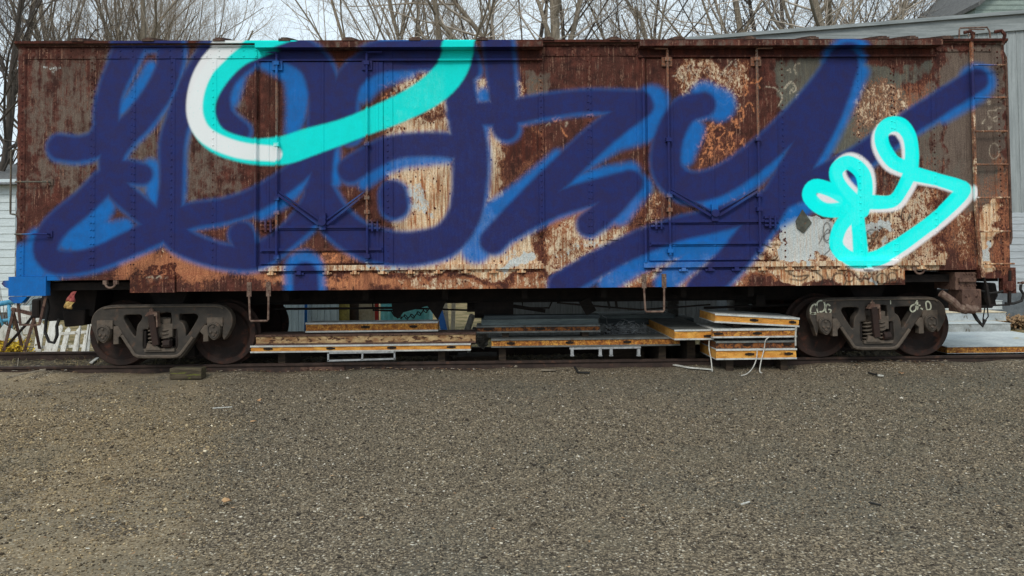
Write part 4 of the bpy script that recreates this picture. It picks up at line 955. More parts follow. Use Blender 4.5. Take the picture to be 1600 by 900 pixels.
# loose stones: one object nobody could count
def island_mat(name, cols, rough=.9):
    m, t = newmat(name)
    gi = t.n.new('ShaderNodeNewGeometry').outputs['Random Per Island']
    r = t.n.new('ShaderNodeValToRGB'); t.l.new(gi, r.inputs[0]); e = r.color_ramp; e.interpolation = 'CONSTANT'
    while len(e.elements) < len(cols): e.elements.new(.5)
    for k, (p, c) in enumerate(cols): e.elements[k].position = p; e.elements[k].color = c
    n1 = t.noise(t.coord(), 60, 3); col = t.mix(t.ss(n1, .3, .7, 0, .35), r.outputs[0], rgb(60, 56, 50))
    t.l.new(col, t.bsdf.inputs['Base Color']); t.bsdf.inputs['Roughness'].default_value = rough; t.bsdf.inputs['Specular IOR Level'].default_value = .2
    return m, t, col
MAT_STONE, ts, tcol = island_mat("mixed_gravel_stones", [(0, rgb(70, 62, 52)), (.12, rgb(122, 109, 91)), (.30, rgb(140, 125, 103)), (.46, rgb(102, 92, 77)), (.6, rgb(166, 150, 124)), (.72, rgb(126, 115, 98)), (.80, rgb(54, 47, 40)), (.93, rgb(178, 163, 138)), (.988, rgb(230, 220, 202))])
sxx = ts.n.new('ShaderNodeSeparateXYZ'); ts.l.new(ts.coord(), sxx.inputs[0])
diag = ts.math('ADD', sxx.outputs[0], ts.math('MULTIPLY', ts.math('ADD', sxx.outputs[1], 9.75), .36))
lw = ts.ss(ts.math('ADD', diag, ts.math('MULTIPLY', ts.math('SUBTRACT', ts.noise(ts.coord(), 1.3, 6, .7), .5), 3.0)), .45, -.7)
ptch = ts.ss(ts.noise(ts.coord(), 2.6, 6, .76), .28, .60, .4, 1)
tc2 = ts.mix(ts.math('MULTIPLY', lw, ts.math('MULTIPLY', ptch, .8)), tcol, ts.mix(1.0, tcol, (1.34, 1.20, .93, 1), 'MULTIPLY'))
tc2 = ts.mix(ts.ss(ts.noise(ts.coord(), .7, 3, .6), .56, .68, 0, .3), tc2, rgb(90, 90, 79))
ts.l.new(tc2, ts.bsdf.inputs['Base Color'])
N = 185000
u = rng.random(N); d0, d1 = 3.4, 10.40
dd = np.exp(rng.random(N) * math.log(d1 / d0)) * d0 * .45 + .55 * (d0 + (d1 - d0) * rng.random(N)); dd = np.clip(dd, d0, d1)
hx = dd * .72 + .4; xx = (rng.random(N) * 2 - 1) * hx + .3; yy = -9.75 + dd
rad = .0044 * np.exp(rng.normal(0, .40, N)) * (.7 + dd * .085); rad = np.clip(rad, .004, .03)
base = np.array([[1, 0, 0], [0, 1, 0], [-1, 0, 0], [0, -1, 0], [0, 0, 1], [0, 0, -1.0]])
P3 = base[None] * (rad[:, None, None] * (.65 + .7 * rng.random((N, 6, 1))))
P3 = P3 + rng.normal(0, .18, P3.shape) * rad[:, None, None]
an = rng.random(N) * 6.283; c_, s_ = np.cos(an)[:, None], np.sin(an)[:, None]
PX = P3[..., 0] * c_ - P3[..., 1] * s_; PY = P3[..., 0] * s_ + P3[..., 1] * c_; PZ = P3[..., 2] * .62
gzz = gz(xx, yy) * np.clip((1.5 - np.abs(yy - 1.4)) * -2, 0, 1) - .012 + berm(xx, yy)
V = np.stack([PX + xx[:, None], PY + yy[:, None], PZ + (gzz + rad * .25)[:, None]], -1).reshape(-1, 3)
tri = np.array([[0, 1, 4], [1, 2, 4], [2, 3, 4], [3, 0, 4], [1, 0, 5], [2, 1, 5], [3, 2, 5], [0, 3, 5]])
F = (tri[None] + (np.arange(N) * 6)[:, None, None]).reshape(-1, 3)
def fastmesh(name, V, F, mat):
    me = bpy.data.meshes.new(name); me.vertices.add(len(V)); me.vertices.foreach_set('co', V.astype(np.float32).ravel())
    k = F.shape[1]; me.loops.add(F.size); me.loops.foreach_set('vertex_index', F.astype(np.int32).ravel())
    me.polygons.add(len(F)); me.polygons.foreach_set('loop_start', np.arange(0, F.size, k, dtype=np.int32))
    me.polygons.foreach_set('loop_total', np.full(len(F), k, dtype=np.int32))
    me.update(calc_edges=True); me.materials.append(mat)
    o = bpy.data.objects.new(name, me); COL.objects.link(o); return o
tag(fastmesh("gravel", V, F, MAT_STONE), "loose grey and tan gravel stones covering the yard", "gravel", kind='stuff')

# dead leaves, bark bits and straw, too many and too small to count
MAT_LEAF, _, _ = island_mat("dead_leaf_bits", [(0, rgb(196, 160, 120)), (.2, rgb(150, 116, 84)), (.4, rgb(214, 200, 176)), (.6, rgb(120, 92, 70)), (.75, rgb(226, 218, 200)), (.9, rgb(84, 66, 54))])
LV, LF = [], []
rl = random.Random(5)
def leaf(x, y, z, l, w, a):
    o = len(LV); ca, sa = math.cos(a), math.sin(a); c = rl.uniform(.1, .5) * w; t_ = rl.uniform(-.3, .3) * w
    for (p, q, h) in ((-1, 0, .2 * l * rl.random()), (0, -1, c), (1, 0, t_ + .1 * l), (0, 1, c * .6), (.4, .7, c)):
        LV.append((x + (p * l * ca - q * w * sa), y + (p * l * sa + q * w * ca), z + .004 + abs(h)))
    LF.append((o, o + 1, o + 2)); LF.append((o, o + 2, o + 3))
for _ in range(420):
    d = rl.uniform(3.8, 10.3); leaf(rl.uniform(-.7, .75) * d, -9.75 + d, .004, rl.uniform(.008, .022), rl.uniform(.004, .010), rl.uniform(0, 6.3))
for _ in range(950):
    px = rl.choice([rl.uniform(0, 120), rl.uniform(340, 820), rl.uniform(560, 760), rl.uniform(1330, 1480)]); p = atz(px, rl.uniform(572, 590) - px * .009)
    leaf(p.x, p.y, .004 + float(berm(np.float64(p.x), np.float64(p.y))), rl.uniform(.012, .04), rl.uniform(.006, .016), rl.uniform(0, 6.3))
for _ in range(900):
    px = rl.choice([rl.uniform(-60, 150), rl.uniform(1540, 1700), rl.uniform(-100, 1700)]); y = rl.uniform(1.9, 6.5)
    leaf(at(px, 500, y).x, y, .0, rl.uniform(.02, .06), rl.uniform(.012, .03), rl.uniform(0, 6.3))
tag(fastmesh("leaf_litter", np.array(LV), np.array(LF), MAT_LEAF), "scattered dead leaves and bark bits lying along the rail", "leaf litter", kind='stuff')

# dry straw and weeds between and beside the rails
MAT_STRAW, _, _ = island_mat("dry_straw", [(0, rgb(176, 158, 112)), (.25, rgb(140, 126, 88)), (.5, rgb(196, 180, 138)), (.7, rgb(108, 104, 62)), (.88, rgb(92, 98, 54))])
SV, SF = [], []
rgs = random.Random(12)
def blade(x, y, z, h):
    a = rgs.uniform(0, 6.28); l = rgs.uniform(.2, 1.1) * h; w = .0025; o = len(SV); ca, sa = math.cos(a), math.sin(a)
    for k, (u_, v_) in enumerate(((0, 0), (.35, .65), (1, 1.0))):
        ww = w * (1 - .45 * k)
        SV.append((x + l * u_ * ca - ww * sa, y + l * u_ * sa + ww * ca, z + h * v_ * (1 - .3 * u_))); SV.append((x + l * u_ * ca + ww * sa, y + l * u_ * sa - ww * ca, z + h * v_ * (1 - .3 * u_)))
    SF.append((o, o + 1, o + 3, o + 2)); SF.append((o + 2, o + 3, o + 5, o + 4))
for _ in range(420):
    cx = rgs.choice([rgs.uniform(-8.5, -3.2), rgs.uniform(-8.5, -5.2), rgs.uniform(4.8, 9), rgs.uniform(-3, 5)]); cy = rgs.choice([rgs.uniform(.75, 2.1), rgs.uniform(2.3, 3.4), rgs.uniform(.42, .6)])
    if cy < .7 and rgs.random() < .45: continue
    for _ in range(rgs.randint(6, 14)): blade(cx + rgs.gauss(0, .06), cy + rgs.gauss(0, .035), .0, rgs.uniform(.03, .11) * (1.0 if cy > .7 else .8))
tag(fastmesh("dry_grass", np.array(SV), np.array(SF), MAT_STRAW), "dry straw and weeds growing between and beside the rails", "dry grass", kind='stuff')

# ------------------------------------------------------------------ track
RY1, RY2 = .645, DEEP - .645
trk = Thing("railway_track", "rusty railway track half buried in gravel under the boxcar", "railway track", (0, DEEP / 2, 0))
prof = [(-.066, -.03), (.066, -.03), (.066, -.018), (.012, .0), (.010, .085), (.034, .097), (.036, .125), (.030, .1285), (-.030, .1285), (-.036, .125), (-.034, .097), (-.010, .085), (-.012, .0), (-.066, -.018)]
for yr in (RY1, RY2):
    m = MB(); m.prismx([(yr + p, q) for p, q in prof], -26, 26); r_ = trk.part("rail", m, MAT_RAIL)
    if yr == RY1:
        for q in (1372, 505):
            m = MB(); x = at(q, 560, yr).x; m.box(x - .30, x + .30, yr - .045, yr - .014, .004, .078)
            for k in range(4): m.lathe_y([(.0, yr - .064), (.02, yr - .062), (.022, yr - .04)], x - .22 + .147 * k, .042, 8)
            trk.part("joint_bar", m, MAT_WHEEL if q > 1000 else MAT_RUST, r_)
MAT_SLEEPER = noisy("grey_rotten_sleeper_wood", rgb(84, 74, 64), rgb(58, 50, 44), 6, .95, .5, stretch=(8, .6, 8))
for k in range(34):
    x = -9.9 + k * .6; m = MB(); m.box(x - .11, x + .11, .12, DEEP - .12, -.16, -.028 + rl.uniform(0, .012)); trk.part("sleeper", m, MAT_SLEEPER)
MAT_BED = noisy("oily_track_bed", rgb(92, 82, 66), rgb(60, 54, 46), 9, .95, .6, c3=rgb(134, 120, 90), f3=(.5, .66), sc3=26)
b = MB(); nb = 560; mbk = 28; bx = np.linspace(-14, 14, nb); by = np.linspace(RY1 + .07, RY2 - .07, mbk); rb = np.random.default_rng(8); bz = .012 + rb.normal(0, .012, (nb, mbk)); bz[:, (0, -1)] = -.02
ii = np.arange(nb * mbk).reshape(nb, mbk); b.v = [(x_, y_, bz[i, j]) for i, x_ in enumerate(bx) for j, y_ in enumerate(by)]; b.f = list(map(tuple, np.stack([ii[:-1, :-1], ii[1:, :-1], ii[1:, 1:], ii[:-1, 1:]], -1).reshape(-1, 4))); tag(b.build("track_bed", MAT_BED, None, (0, 0, 0)), kind='structure')

# ------------------------------------------------------------------ insulated panels
def foam(name, dark):
    m, t = newmat(name); v = t.coord()
    n1 = t.noise(t.scale(v, (1, 1, 2)), 6, 6, .65, .3); n2 = t.noise(v, 22, 5, .65, .4); n3 = t.noise(v, 120, 3)
    col = t.mix(t.ss(n1, .35, .62), rgb(236, 176, 84), rgb(214, 142, 58))
    col = t.mix(t.ss(t.math('ADD', t.math('MULTIPLY', t.math('ADD', n2, t.noise(v, 60, 5, .7)), .5), dark), .52, .70), col, rgb(136, 80, 38))
    col = t.mix(t.ss(t.math('ADD', n2, dark * 1.4), .80, .90), col, rgb(66, 42, 30))
    col = t.mix(.35, col, t.mix(t.ss(n3, .3, .7), (.35, .35, .35, 1), (1, 1, 1, 1)), 'MULTIPLY')
    t.l.new(col, t.bsdf.inputs['Base Color']); t.bsdf.inputs['Roughness'].default_value = .95
    t.bump(t.math('ADD', n2, t.math('MULTIPLY', n3, .4)), .6, .008); return m
FOAM = [foam("weathered_yellow_foam", .0), foam("browned_foam", .13), foam("dark_brown_foam", .24)]
MAT_SPOT = noisy("peeling_cream_edge", rgb(206, 176, 130), rgb(150, 110, 76), 9, .9, .4, c3=rgb(84, 56, 42), f3=(.52, .6), sc3=14, stretch=(.7, 1, 1.4))
MAT_SKIN = noisy("dirty_white_metal_skin", rgb(214, 214, 208), rgb(186, 188, 184), 5, .6, .1, c3=rgb(150, 140, 124), f3=(.6, .75), sc3=6)
MAT_SKIN2 = noisy("dull_grey_metal_skin", rgb(120, 122, 118), rgb(96, 98, 96), 5, .6, .1, c3=rgb(88, 78, 68), f3=(.6, .72), sc3=8)
MAT_SLOT = noisy("dark_cam_lock_slot", rgb(34, 26, 20), rgb(46, 34, 26), 20, .9, .1)
GP = "insulated wall panels stacked under the boxcar"
def panel(px0, px1, ptop, pbot, Y, depth, label, core, skin=MAT_SKIN, slots=(), tilt=None, group=GP, zshift=0.0, skins=(1, 1), bulge=.0, topmat=None):
    a = at(px0, (ptop + pbot) / 2, Y); c = at(px1, (ptop + pbot) / 2, Y)
    pm = (px0 + px1) / 2
    zt_, zb_ = at(pm, ptop, Y).z + zshift, at(pm, pbot, Y).z + zshift
    x0, x1 = a.x, c.x; zc = (zt_ + zb_) / 2; h = zt_ - zb_
    sl = (at(px1, ptop if tilt is None else ptop + tilt, Y).z - at(px0, ptop if tilt is None else ptop - tilt, Y).z) / (x1 - x0) if tilt is not None else 0.0
    rot = Matrix.Rotation(-math.atan(sl), 3, 'Y'); ctr = Vector(((x0 + x1) / 2, Y + depth / 2, zc))
    th = Thing("insulated_panel", label, "panel", (ctr.x, ctr.y, zb_), group)
    sk = .012
    m = MB(); m.sheet(x0, x1, zb_ + sk * skins[1], zt_ - sk * skins[0], Y, Y + depth, .04, lambda gx, gz_: .007 * np.sin(gx * 21 + gz_ * 40 + px0) * np.sin(gx * 7.3 + ptop) + .010 * (np.sin(gx * 11.7 + px0) * np.sin(gx * 31 + pbot) > .62) * np.cos(gz_ * 30) - bulge)
    m.v = [tuple(ctr + rot @ (Vector(q) - ctr)) for q in m.v]; core_o = th.part("foam_core", m, core)
    if skins[0]:
        m = MB(); m.box(x0 - .006, x1 + .006, Y - .012, Y + depth + .006, zt_ - sk + .001, zt_, rot, ctr); th.part("metal_skin", m, topmat or skin); m = MB(); m.box(x0 - .006, x1 + .006, Y - .0165, Y - .0125, zt_ - sk - .012, zt_ - .001, rot, ctr); th.part("skin_edge", m, skin)
    if skins[1]:
        m = MB(); m.box(x0 - .006, x1 + .006, Y - .012, Y + depth + .006, zb_, zb_ + sk - .001, rot, ctr); m.box(x0 - .006, x1 + .006, Y - .013, Y - .009, zb_ + sk, zb_ + sk + .010, rot, ctr); th.part("metal_skin", m, skin)
    for (q, w, vv) in slots:
        m = MB(); xs_ = at(q, ptop, Y).x; zz_ = zb_ + h * vv
        m.box(xs_ - w / 2, xs_ + w / 2, Y - .014, Y + .01, zz_ - .012, zz_ + .012, rot, ctr); m.box(xs_ - w * .22, xs_ + w * .22, Y - .0145, Y + .01, zz_ - .018, zz_ + .018, rot, ctr); th.part("cam_lock_slot", m, MAT_SLOT, core_o)
    return th
YL = .74
panel(392, 735, 538, 549.5, .60, .45, "long bright orange panel lowest in the left stack, above the white rectangular frame", FOAM[0], MAT_SKIN, [(419, .12, .55), (517, .12, .5), (612, .12, .5), (705, .12, .5)])
panel(400, 743, 521.5, 537.4, .60, .42, "long panel with peeling cream and brown edge, middle of the left stack", MAT_SPOT, MAT_RUST, [])
panel(478, 684, 503, 518.5, .66, .26, "shorter orange panel with white skins on top of the left stack", FOAM[1], MAT_SKIN, [(571, .12, .5), (646, .11, .5)])
panel(768, 1062, 528, 541.5, .62, .42, "long orange to brown panel on the white shelf rack beside the centre of the boxcar", FOAM[1], MAT_SKIN2, [(798, .11, .5), (890, .11, .5), (980, .11, .5)])
panel(745, 937, 508, 519.5, .72, .4, "dark brown panel with flaking orange bits beneath the grey metal sheets", FOAM[2], MAT_SKIN2, [(762, .12, .5), (845, .12, .5)])
panel(1054, 1114, 514.5, 531, .30, 1.9, "single short panel with white skins reaching back beside the right stack, white straps hanging below", FOAM[0], MAT_SKIN, [(1107, .13, .35)], topmat=MAT_SKIN2)
panel(1117, 1248, 493, 507.5, .20, .75, "tilted top panel of the right stack", FOAM[0], MAT_SKIN, [(1178, .11, .5), (1238, .09, .5)], tilt=3.5)
panel(1114, 1244, 513.5, 527.5, .20, .8, "orange panel second from the top of the right stack", FOAM[1], MAT_SKIN, [(1122, .12, .5), (1183, .12, .5)])
panel(1119, 1242, 532.5, 544, .21, .8, "brown edged panel second from the bottom of the right stack", FOAM[2], MAT_SKIN2, [(1167, .10, .5), (1230, .10, .5)], skins=(1, 0))
panel(1119, 1244, 544.6, 561.5, .20, .8, "bottom panel of the right stack, in front of the rail", FOAM[0], MAT_SKIN, [(1171, .12, .5), (1232, .11, .5)])
# timbers that carry the stacks
MAT_TIMBER = noisy("dark_bearer_timber", rgb(70, 58, 46), rgb(48, 40, 34), 6, .95, .4, stretch=(1, 6, 6))
def bearer(px, Y0, Y1, ztop, label, w=.10, z0=-.02):
    x = at(px, 550, Y0).x; m = MB(); m.box(x - w / 2, x + w / 2, Y0, Y1, z0, ztop - .002); solo("timber_bearer", m, MAT_TIMBER, label, "timber", "timbers carrying the panel stacks", bevel=.006)
zL = at(560, 549.5, .60).z; zM = at(915, 541.5, .62).z; zR = at(1180, 561.5, .20).z
bearer(440, .74, 1.6, zL, "dark timber under the left end of the left panel stack"); bearer(690, .74, 1.6, zL, "dark timber under the right end of the left panel stack")
bearer(785, .74, 1.6, zM, "dark timber under the left end of the long brown panel"); bearer(1035, .74, 1.6, zM, "dark timber under the right end of the long brown panel")
bearer(1140, .30, .57, zR, "dark timber under the left half of the right panel stack"); bearer(1225, .30, .57, zR, "dark timber under the right half of the right panel stack")
def block(px, Y, w, d, z0, z1, label, nm="support_block", mat=None):
    x = at(px, 540, Y).x; m = MB(); m.box(x - w / 2, x + w / 2, Y, Y + d, z0 + .002, z1 - .002); solo(nm, m, mat or MAT_TIMBER, label, "block", "blocks between the stacked panels", bevel=.006)
zA = at(570, 521.5, .60).z; zA3 = at(580, 518.5, .66).z
block(500, .72, .1, .26, zA, zA3, "dark block under the left half of the shorter orange panel"); block(660, .72, .1, .26, zA, zA3, "dark block under the right half of the shorter orange panel")
zB = at(915, 528, .62).z; zB2 = at(841, 519.5, .72).z
block(790, .76, .1, .26, zB, zB2, "dark block under the left end of the flaking brown panel"); block(915, .76, .1, .26, zB, zB2, "dark block under the right end of the flaking brown panel")
zc1 = at(1084, 531, .30).z
block(1080, .74, .12, 1.3, -.02, zc1, "dark block under the short panel beside the right stack")
z2 = at(1180, 532.5, .21).z; z3 = at(1180, 527.5, .20).z; z4 = at(1180, 513.5, .20).z
block(1150, .32, .1, .6, z2, z3, "thin dark spacer in the right stack, left one below the second panel"); block(1215, .32, .1, .6, z2, z3, "thin dark spacer in the right stack, right one below the second panel")
block(1152, .32, .1, .5, z4, at(1152, 507.5, .20).z + .015, "dark spacer under the tilted top panel, left side"); block(1222, .32, .1, .5, z4, at(1222, 510.5, .20).z + .0, "dark spacer under the tilted top panel, right side")

# white straps
MAT_STRAP = noisy("white_plastic_strap", rgb(206, 203, 194), rgb(160, 156, 146), 9, .5, .1)
MAT_ALU = noisy("dull_aluminium", rgb(176, 178, 178), rgb(140, 142, 144), 9, .5, .15, c3=rgb(110, 106, 100), f3=(.6, .7))
def strap(pts, r, label, mat=MAT_STRAP, nm="strap"):
    m = MB(); pp = [at(*q) for q in pts]
    sp = [tuple(p) for p in pp]; P_ = []
    for i in range(len(sp) - 1):
        p0, p1, p2, p3 = [np.array(sp[min(max(i + k, 0), len(sp) - 1)]) for k in (-1, 0, 1, 2)]
        for j in range(5):
            t = j / 5; P_.append(.5 * ((2 * p1) + (p2 - p0) * t + (2 * p0 - 5 * p1 + 4 * p2 - p3) * t * t + (3 * p1 - p0 - 3 * p2 + p3) * t ** 3))
    P_.append(np.array(sp[-1])); m.tube(P_, r, 6); solo(nm, m, mat, label, "strap", "white straps hanging from the panels", smooth=True)
strap([(1108, 532, .27), (1108, 545, .22), (1111, 562, .18), (1113, 581, .1)], .008, "white strap hanging straight down left of the right stack")
strap([(1183, 544, .17), (1182, 560, .15), (1176, 575, .08), (1167, 584, .0), (1158, 587, -.05)], .0075, "white strap curling forward onto the gravel below the right stack")
strap([(1203, 526, .17), (1196, 532, .15), (1194, 545, .15), (1189, 565, .1), (1187, 580, .05), (1191, 583, .03)], .0075, "white strap looping from the second panel down to the ground")
strap([(1244, 510, .16), (1243, 525, .16), (1243, 541, .16)], .012, "short white strap along the right end of the right stack")

# white rectangular frame and white rack by the rail
def bars(name, segs, r, Y, mat, label, cat, group=None, w=None):
    m = MB()
    for a, c in segs: m.bar(at(*a, Y), at(*c, Y), r, r, (0, 1, 0))
    return solo(name, m, mat, label, cat, group)
th = Thing("rectangular_stand", "empty white rectangular metal frame standing in front of the left panel stack", "frame", at(564, 563, .5), None)
for a, c, nm in (((512, 551.5), (617, 550), "rail_bar"), ((512, 563.5), (617, 560.5), "rail_bar"), ((513, 550), (513, 564), "end_bar"), ((616.5, 549), (616.5, 562), "end_bar"), ((566.5, 551), (566, 562), "middle_bar")):
    m = MB(); m.bar(at(*a, .5), at(*c, .5), .022, .022, (0, 1, 0)); th.part(nm, m, MAT_ALU)
th = Thing("shelf_rack", "low grey metal rack with short legs under the long brown panel", "rack", at(945, 556, .56), None)
m = MB(); m.bar(at(890, 544.5, .56), at(1001, 542.6, .56), .03, .026); m.bar(at(890, 544.5, .9), at(1001, 542.6, .9), .03, .026); th.part("top_rail", m, MAT_ALU)
for q in (894, 938, 955, 998):
    m = MB(); m.box(at(q - 2.2, 550, .55).x, at(q + 2.2, 550, .55).x, .54, .60, at(q, 555, .55).z, at(q, 545, .55).z); m.box(at(q - 3, 550, .55).x, at(q + 3, 550, .55).x, .545, .60, at(q, 556.5, .55).z, at(q, 555, .55).z); th.part("leg", m, MAT_ALU)

# grey sheets behind, wire tangle
MAT_SHEETG = noisy("grey_green_sheet_metal", rgb(112, 122, 120), rgb(84, 92, 92), 4, .6, .2, c3=rgb(70, 72, 70), f3=(.58, .7), stretch=(.5, 1, 4))
MAT_SHEETD = noisy("dark_grey_sheet_metal", rgb(84, 92, 94), rgb(60, 66, 68), 4, .6, .2, stretch=(.5, 1, 4))
def sheetpile(px0, px1, pt, pb, Y, d, label, mat):
    a = at(px0, pb, Y); c = at(px1, pt, Y); m = MB(); zt_ = at((px0 + px1) / 2, pt, Y).z; zb_ = at((px0 + px1) / 2, pb, Y).z
    m.box(a.x, c.x, Y, Y + d, zb_, zt_); m.box(a.x + .01, c.x - .02, Y - .012, Y, zt_ - .02, zt_ - .004); m.box(a.x, c.x - .05, Y - .01, Y, zb_ + .002, zb_ + .014)
    solo("metal_sheet", m, mat, label, "sheet metal", "grey sheets stacked under the boxcar")
sheetpile(752, 935, 498.5, 507.4, .80, .3, "pale grey green sheet on the flaking brown panel", MAT_SHEETG)
sheetpile(756, 937, 492.5, 497.6, .88, .2, "thin darker sheet on top of the pale grey green sheet", MAT_SHEETD)
sheetpile(938, 1054, 492, 497.5, 2.0, .7, "blue grey sheet hanging over the others behind the stirrup step", MAT_SHEETG)
sheetpile(938, 1084, 498, 507, 2.0, .8, "wide dark grey sheet behind the tangle of wire", MAT_SHEETD)
block(960, 2.1, .15, .5, -.02, at(1010, 507, 2.0).z, "dark block under the left of the wide dark sheet"); block(1070, 2.1, .15, .5, -.02, at(1010, 507, 2.0).z, "dark block under the right of the wide dark sheet")
m = MB(); rw = random.Random(9)
for k in range(70):
    p = at(rw.uniform(938, 1006), rw.uniform(510, 521), 1.2 + rw.uniform(0, .5)); pts = [p]
    for j in range(6): pts.append(pts[-1] + Vector((rw.uniform(-.09, .09), rw.uniform(-.08, .08), rw.uniform(-.05, .05))))
    m.tube(pts, rw.uniform(.003, .007), 4)
m.bar(at(945, 523, 1.3), at(1010, 519, 1.3), .02, .012)
solo("wire_tangle", m, MAT_ALU, "tangle of thin silver wire lying behind the long brown panel", "wire")
block(975, 1.25, .6, .4, -.02, at(975, 523, 1.3).z, "low dark block beneath the tangle of wire")
for q, lab in ((1162, "grey concrete block behind the right panel stack"), (1052, "grey concrete block behind the blue grey sheets")):
    MAT_CONC = bpy.data.materials.get("rough_concrete") or noisy("rough_concrete", rgb(110, 108, 102), rgb(88, 86, 82), 10, .95, .4)
    a = at(q, 490, 2.5); w = .15 if q > 1100 else .09; m = MB()
    m.prism([(a.x - w * .8, -.03), (a.x + w * .8, -.03), (a.x + w, at(q, 477, 2.5).z), (a.x - w, at(q, 477, 2.5).z)], 2.5, 2.9); m.prism([(a.x - w, at(q, 475.5, 2.5).z), (a.x + w, at(q, 475.5, 2.5).z), (a.x + w, at(q, 468, 2.5).z), (a.x - w, at(q, 468, 2.5).z)], 2.48, 2.92)
    m.box(a.x - w * .7, a.x + w * .7, 2.55, 2.85, at(q, 477, 2.5).z - .002, at(q, 475.5, 2.5).z + .002)
    solo("concrete_block", m, MAT_CONC, lab, "concrete block", "concrete blocks behind the boxcar")

# white plastic pipe and crumpled sheet between the stacks
m = MB(); a, c = at(727, 524, 1.75), at(738, 493, 1.75); m.tube([a, c, c + (c - a) * .04, c + (c - a) * .07], [.048, .048, .04, .012], 14); m.v = [(x, y, z) for x, y, z in m.v]
m.tube([at(735, 560, 1.72), a], .03, 8); solo("plastic_pipe", m, MAT_STRAP, "short white plastic pipe leaning between the two panel stacks", "pipe", smooth=True)
m = MB(); rc = random.Random(2); n = 9
for i in range(n):
    for j in range(n):
        p = at(733 + 28 * i / 8 + rc.uniform(-2, 2) + (8 - j) * .4, 514 + 27 * j / 8 + rc.uniform(-1.5, 1.5) - 4 * math.sin(i * .8), 1.55 + rc.uniform(-.10, .10)); m.v.append((p.x, p.y, max(p.z, .02)))
m.f = [(i * n + j, i * n + j + 1, (i + 1) * n + j + 1, (i + 1) * n + j) for i in range(n - 1) for j in range(n - 1)]
o = solo("plastic_sheet", m, MAT_STRAP, "crumpled white plastic sheet stuffed between the two panel stacks", "plastic", fix=False); q = o.modifiers.new("thick", 'SOLIDIFY'); q.thickness = .006
m = MB(); x = at(745, 545, 1.5).x; m.box(x - .3, x + .3, 1.3, 1.8, -.02, .10); solo("support_block", m, MAT_TIMBER, "dark block under the crumpled white plastic", "block", "blocks between the stacked panels")

# things lying on the gravel by the rail
MAT_MOSS = noisy("mossy_grey_timber", rgb(92, 82, 64), rgb(62, 54, 44), 8, .95, .5, stretch=(.6, 4, 4), c3=rgb(104, 108, 44), f3=(.56, .66), sc3=10)
p = atz(290, 593); m = MB(); bh = float(berm(np.float64(p.x), np.float64(p.y + .05))); rot = Matrix.Rotation(R(-4), 3, 'Z'); m.box(p.x - .215, p.x + .215, p.y, p.y + .15, bh * .3, bh * .3 + .145, rot); m.v[2] = (m.v[2][0], m.v[2][1], m.v[2][2] - .02)
solo("timber_block", m, MAT_MOSS, "short mossy timber block lying against the rail by the left truck", "timber", bevel=.012)
MAT_WOODG = noisy("grey_weathered_wood", rgb(150, 138, 120), rgb(112, 102, 88), 10, .9, .4, stretch=(.5, 4, 4), c3=rgb(196, 186, 168), f3=(.6, .7))
MAT_WHITEP = noisy("peeling_white_paint", rgb(214, 212, 204), rgb(186, 184, 174), 9, .8, .3, c3=rgb(126, 116, 100), f3=(.58, .68), sc3=20, stretch=(2, 2, .6))
def scrap(name, pts, w, h, mat, label, cat, z=.02):
    m = MB(); P_ = [atz(*q) for q in pts]; P_ = [q + Vector((0, 0, z + .004 + float(berm(np.float64(q.x), np.float64(q.y))))) for q in P_]
    for a, c in zip(P_[:-1], P_[1:]): m.bar(a, c + (c - a) * .03, w, h)
    return solo(name, m, mat, label, cat, None, bevel=min(w, h) * .2)
scrap("wood_scrap", [(10, 594), (70, 589)], .025, .03, MAT_WOODG, "thin grey stick lying on the gravel at the far left", "stick", .0)
scrap("wood_scrap", [(82, 590), (120, 584)], .018, .02, MAT_WOODG, "thin tan stick lying beside the grey stick at the far left", "stick", .0)
scrap("wood_scrap", [(27, 583), (29, 560)], .012, .012, MAT_WOODG, "pale twig leaning on the rail at the far left", "stick", .03)
scrap("paper_scrap", [(224, 578), (238, 580), (254, 582)], .05, .02, MAT_WHITEP, "white scrap lying beside the mossy timber block", "scrap", .01)
scrap("wood_scrap", [(318, 586), (344, 575)], .012, .012, MAT_WOODG, "thin pale twig right of the mossy timber block", "stick", .01)
scrap("bark_strip", [(804, 578), (822, 576), (846, 577)], .05, .03, MAT_WOODG, "curved tan bark strip lying by the rail near the middle", "bark", .01)
scrap("wood_scrap", [(846, 583), (868, 583)], .05, .02, MAT_WOODG, "small flat grey board right of the bark strip", "board", .01)
scrap("wood_scrap", [(898, 580), (903, 584), (921, 584)], .03, .02, MAT_RUBBER, "small black bent strip lying on the gravel by the rail", "scrap", .005)
scrap("wood_scrap", [(1053, 576), (1075, 580), (1113, 581)], .05, .016, MAT_WHITEP, "long white torn strip lying at the foot of the straight strap", "scrap", .01)
scrap("wood_scrap", [(1357, 584), (1372, 588)], .025, .02, MAT_RUBBER, "short dark stick near the right truck on the gravel", "stick", .01)
scrap("paper_scrap", [(1372, 588), (1380, 589)], .035, .02, MAT_WHITEP, "pale chip at the end of the short dark stick", "scrap", .01)
scrap("wood_scrap", [(1357, 787), (1376, 791)], .012, .01, MAT_RUBBER, "small dark twig alone on the open gravel at the lower right", "stick", .004)
scrap("wood_scrap", [(1158, 790), (1171, 786)], .008, .008, MAT_WHITEP, "small white sliver on the open gravel at the lower right", "scrap", .004)
scrap("wood_scrap", [(332, 639), (362, 637)], .012, .008, MAT_WHITEP, "thin white sliver on the gravel below the left truck", "scrap", .004)
scrap("wood_scrap", [(142, 571), (152, 563)], .05, .02, MAT_WHITEP, "white chip lying between the rails by the left wheel", "scrap", .03)
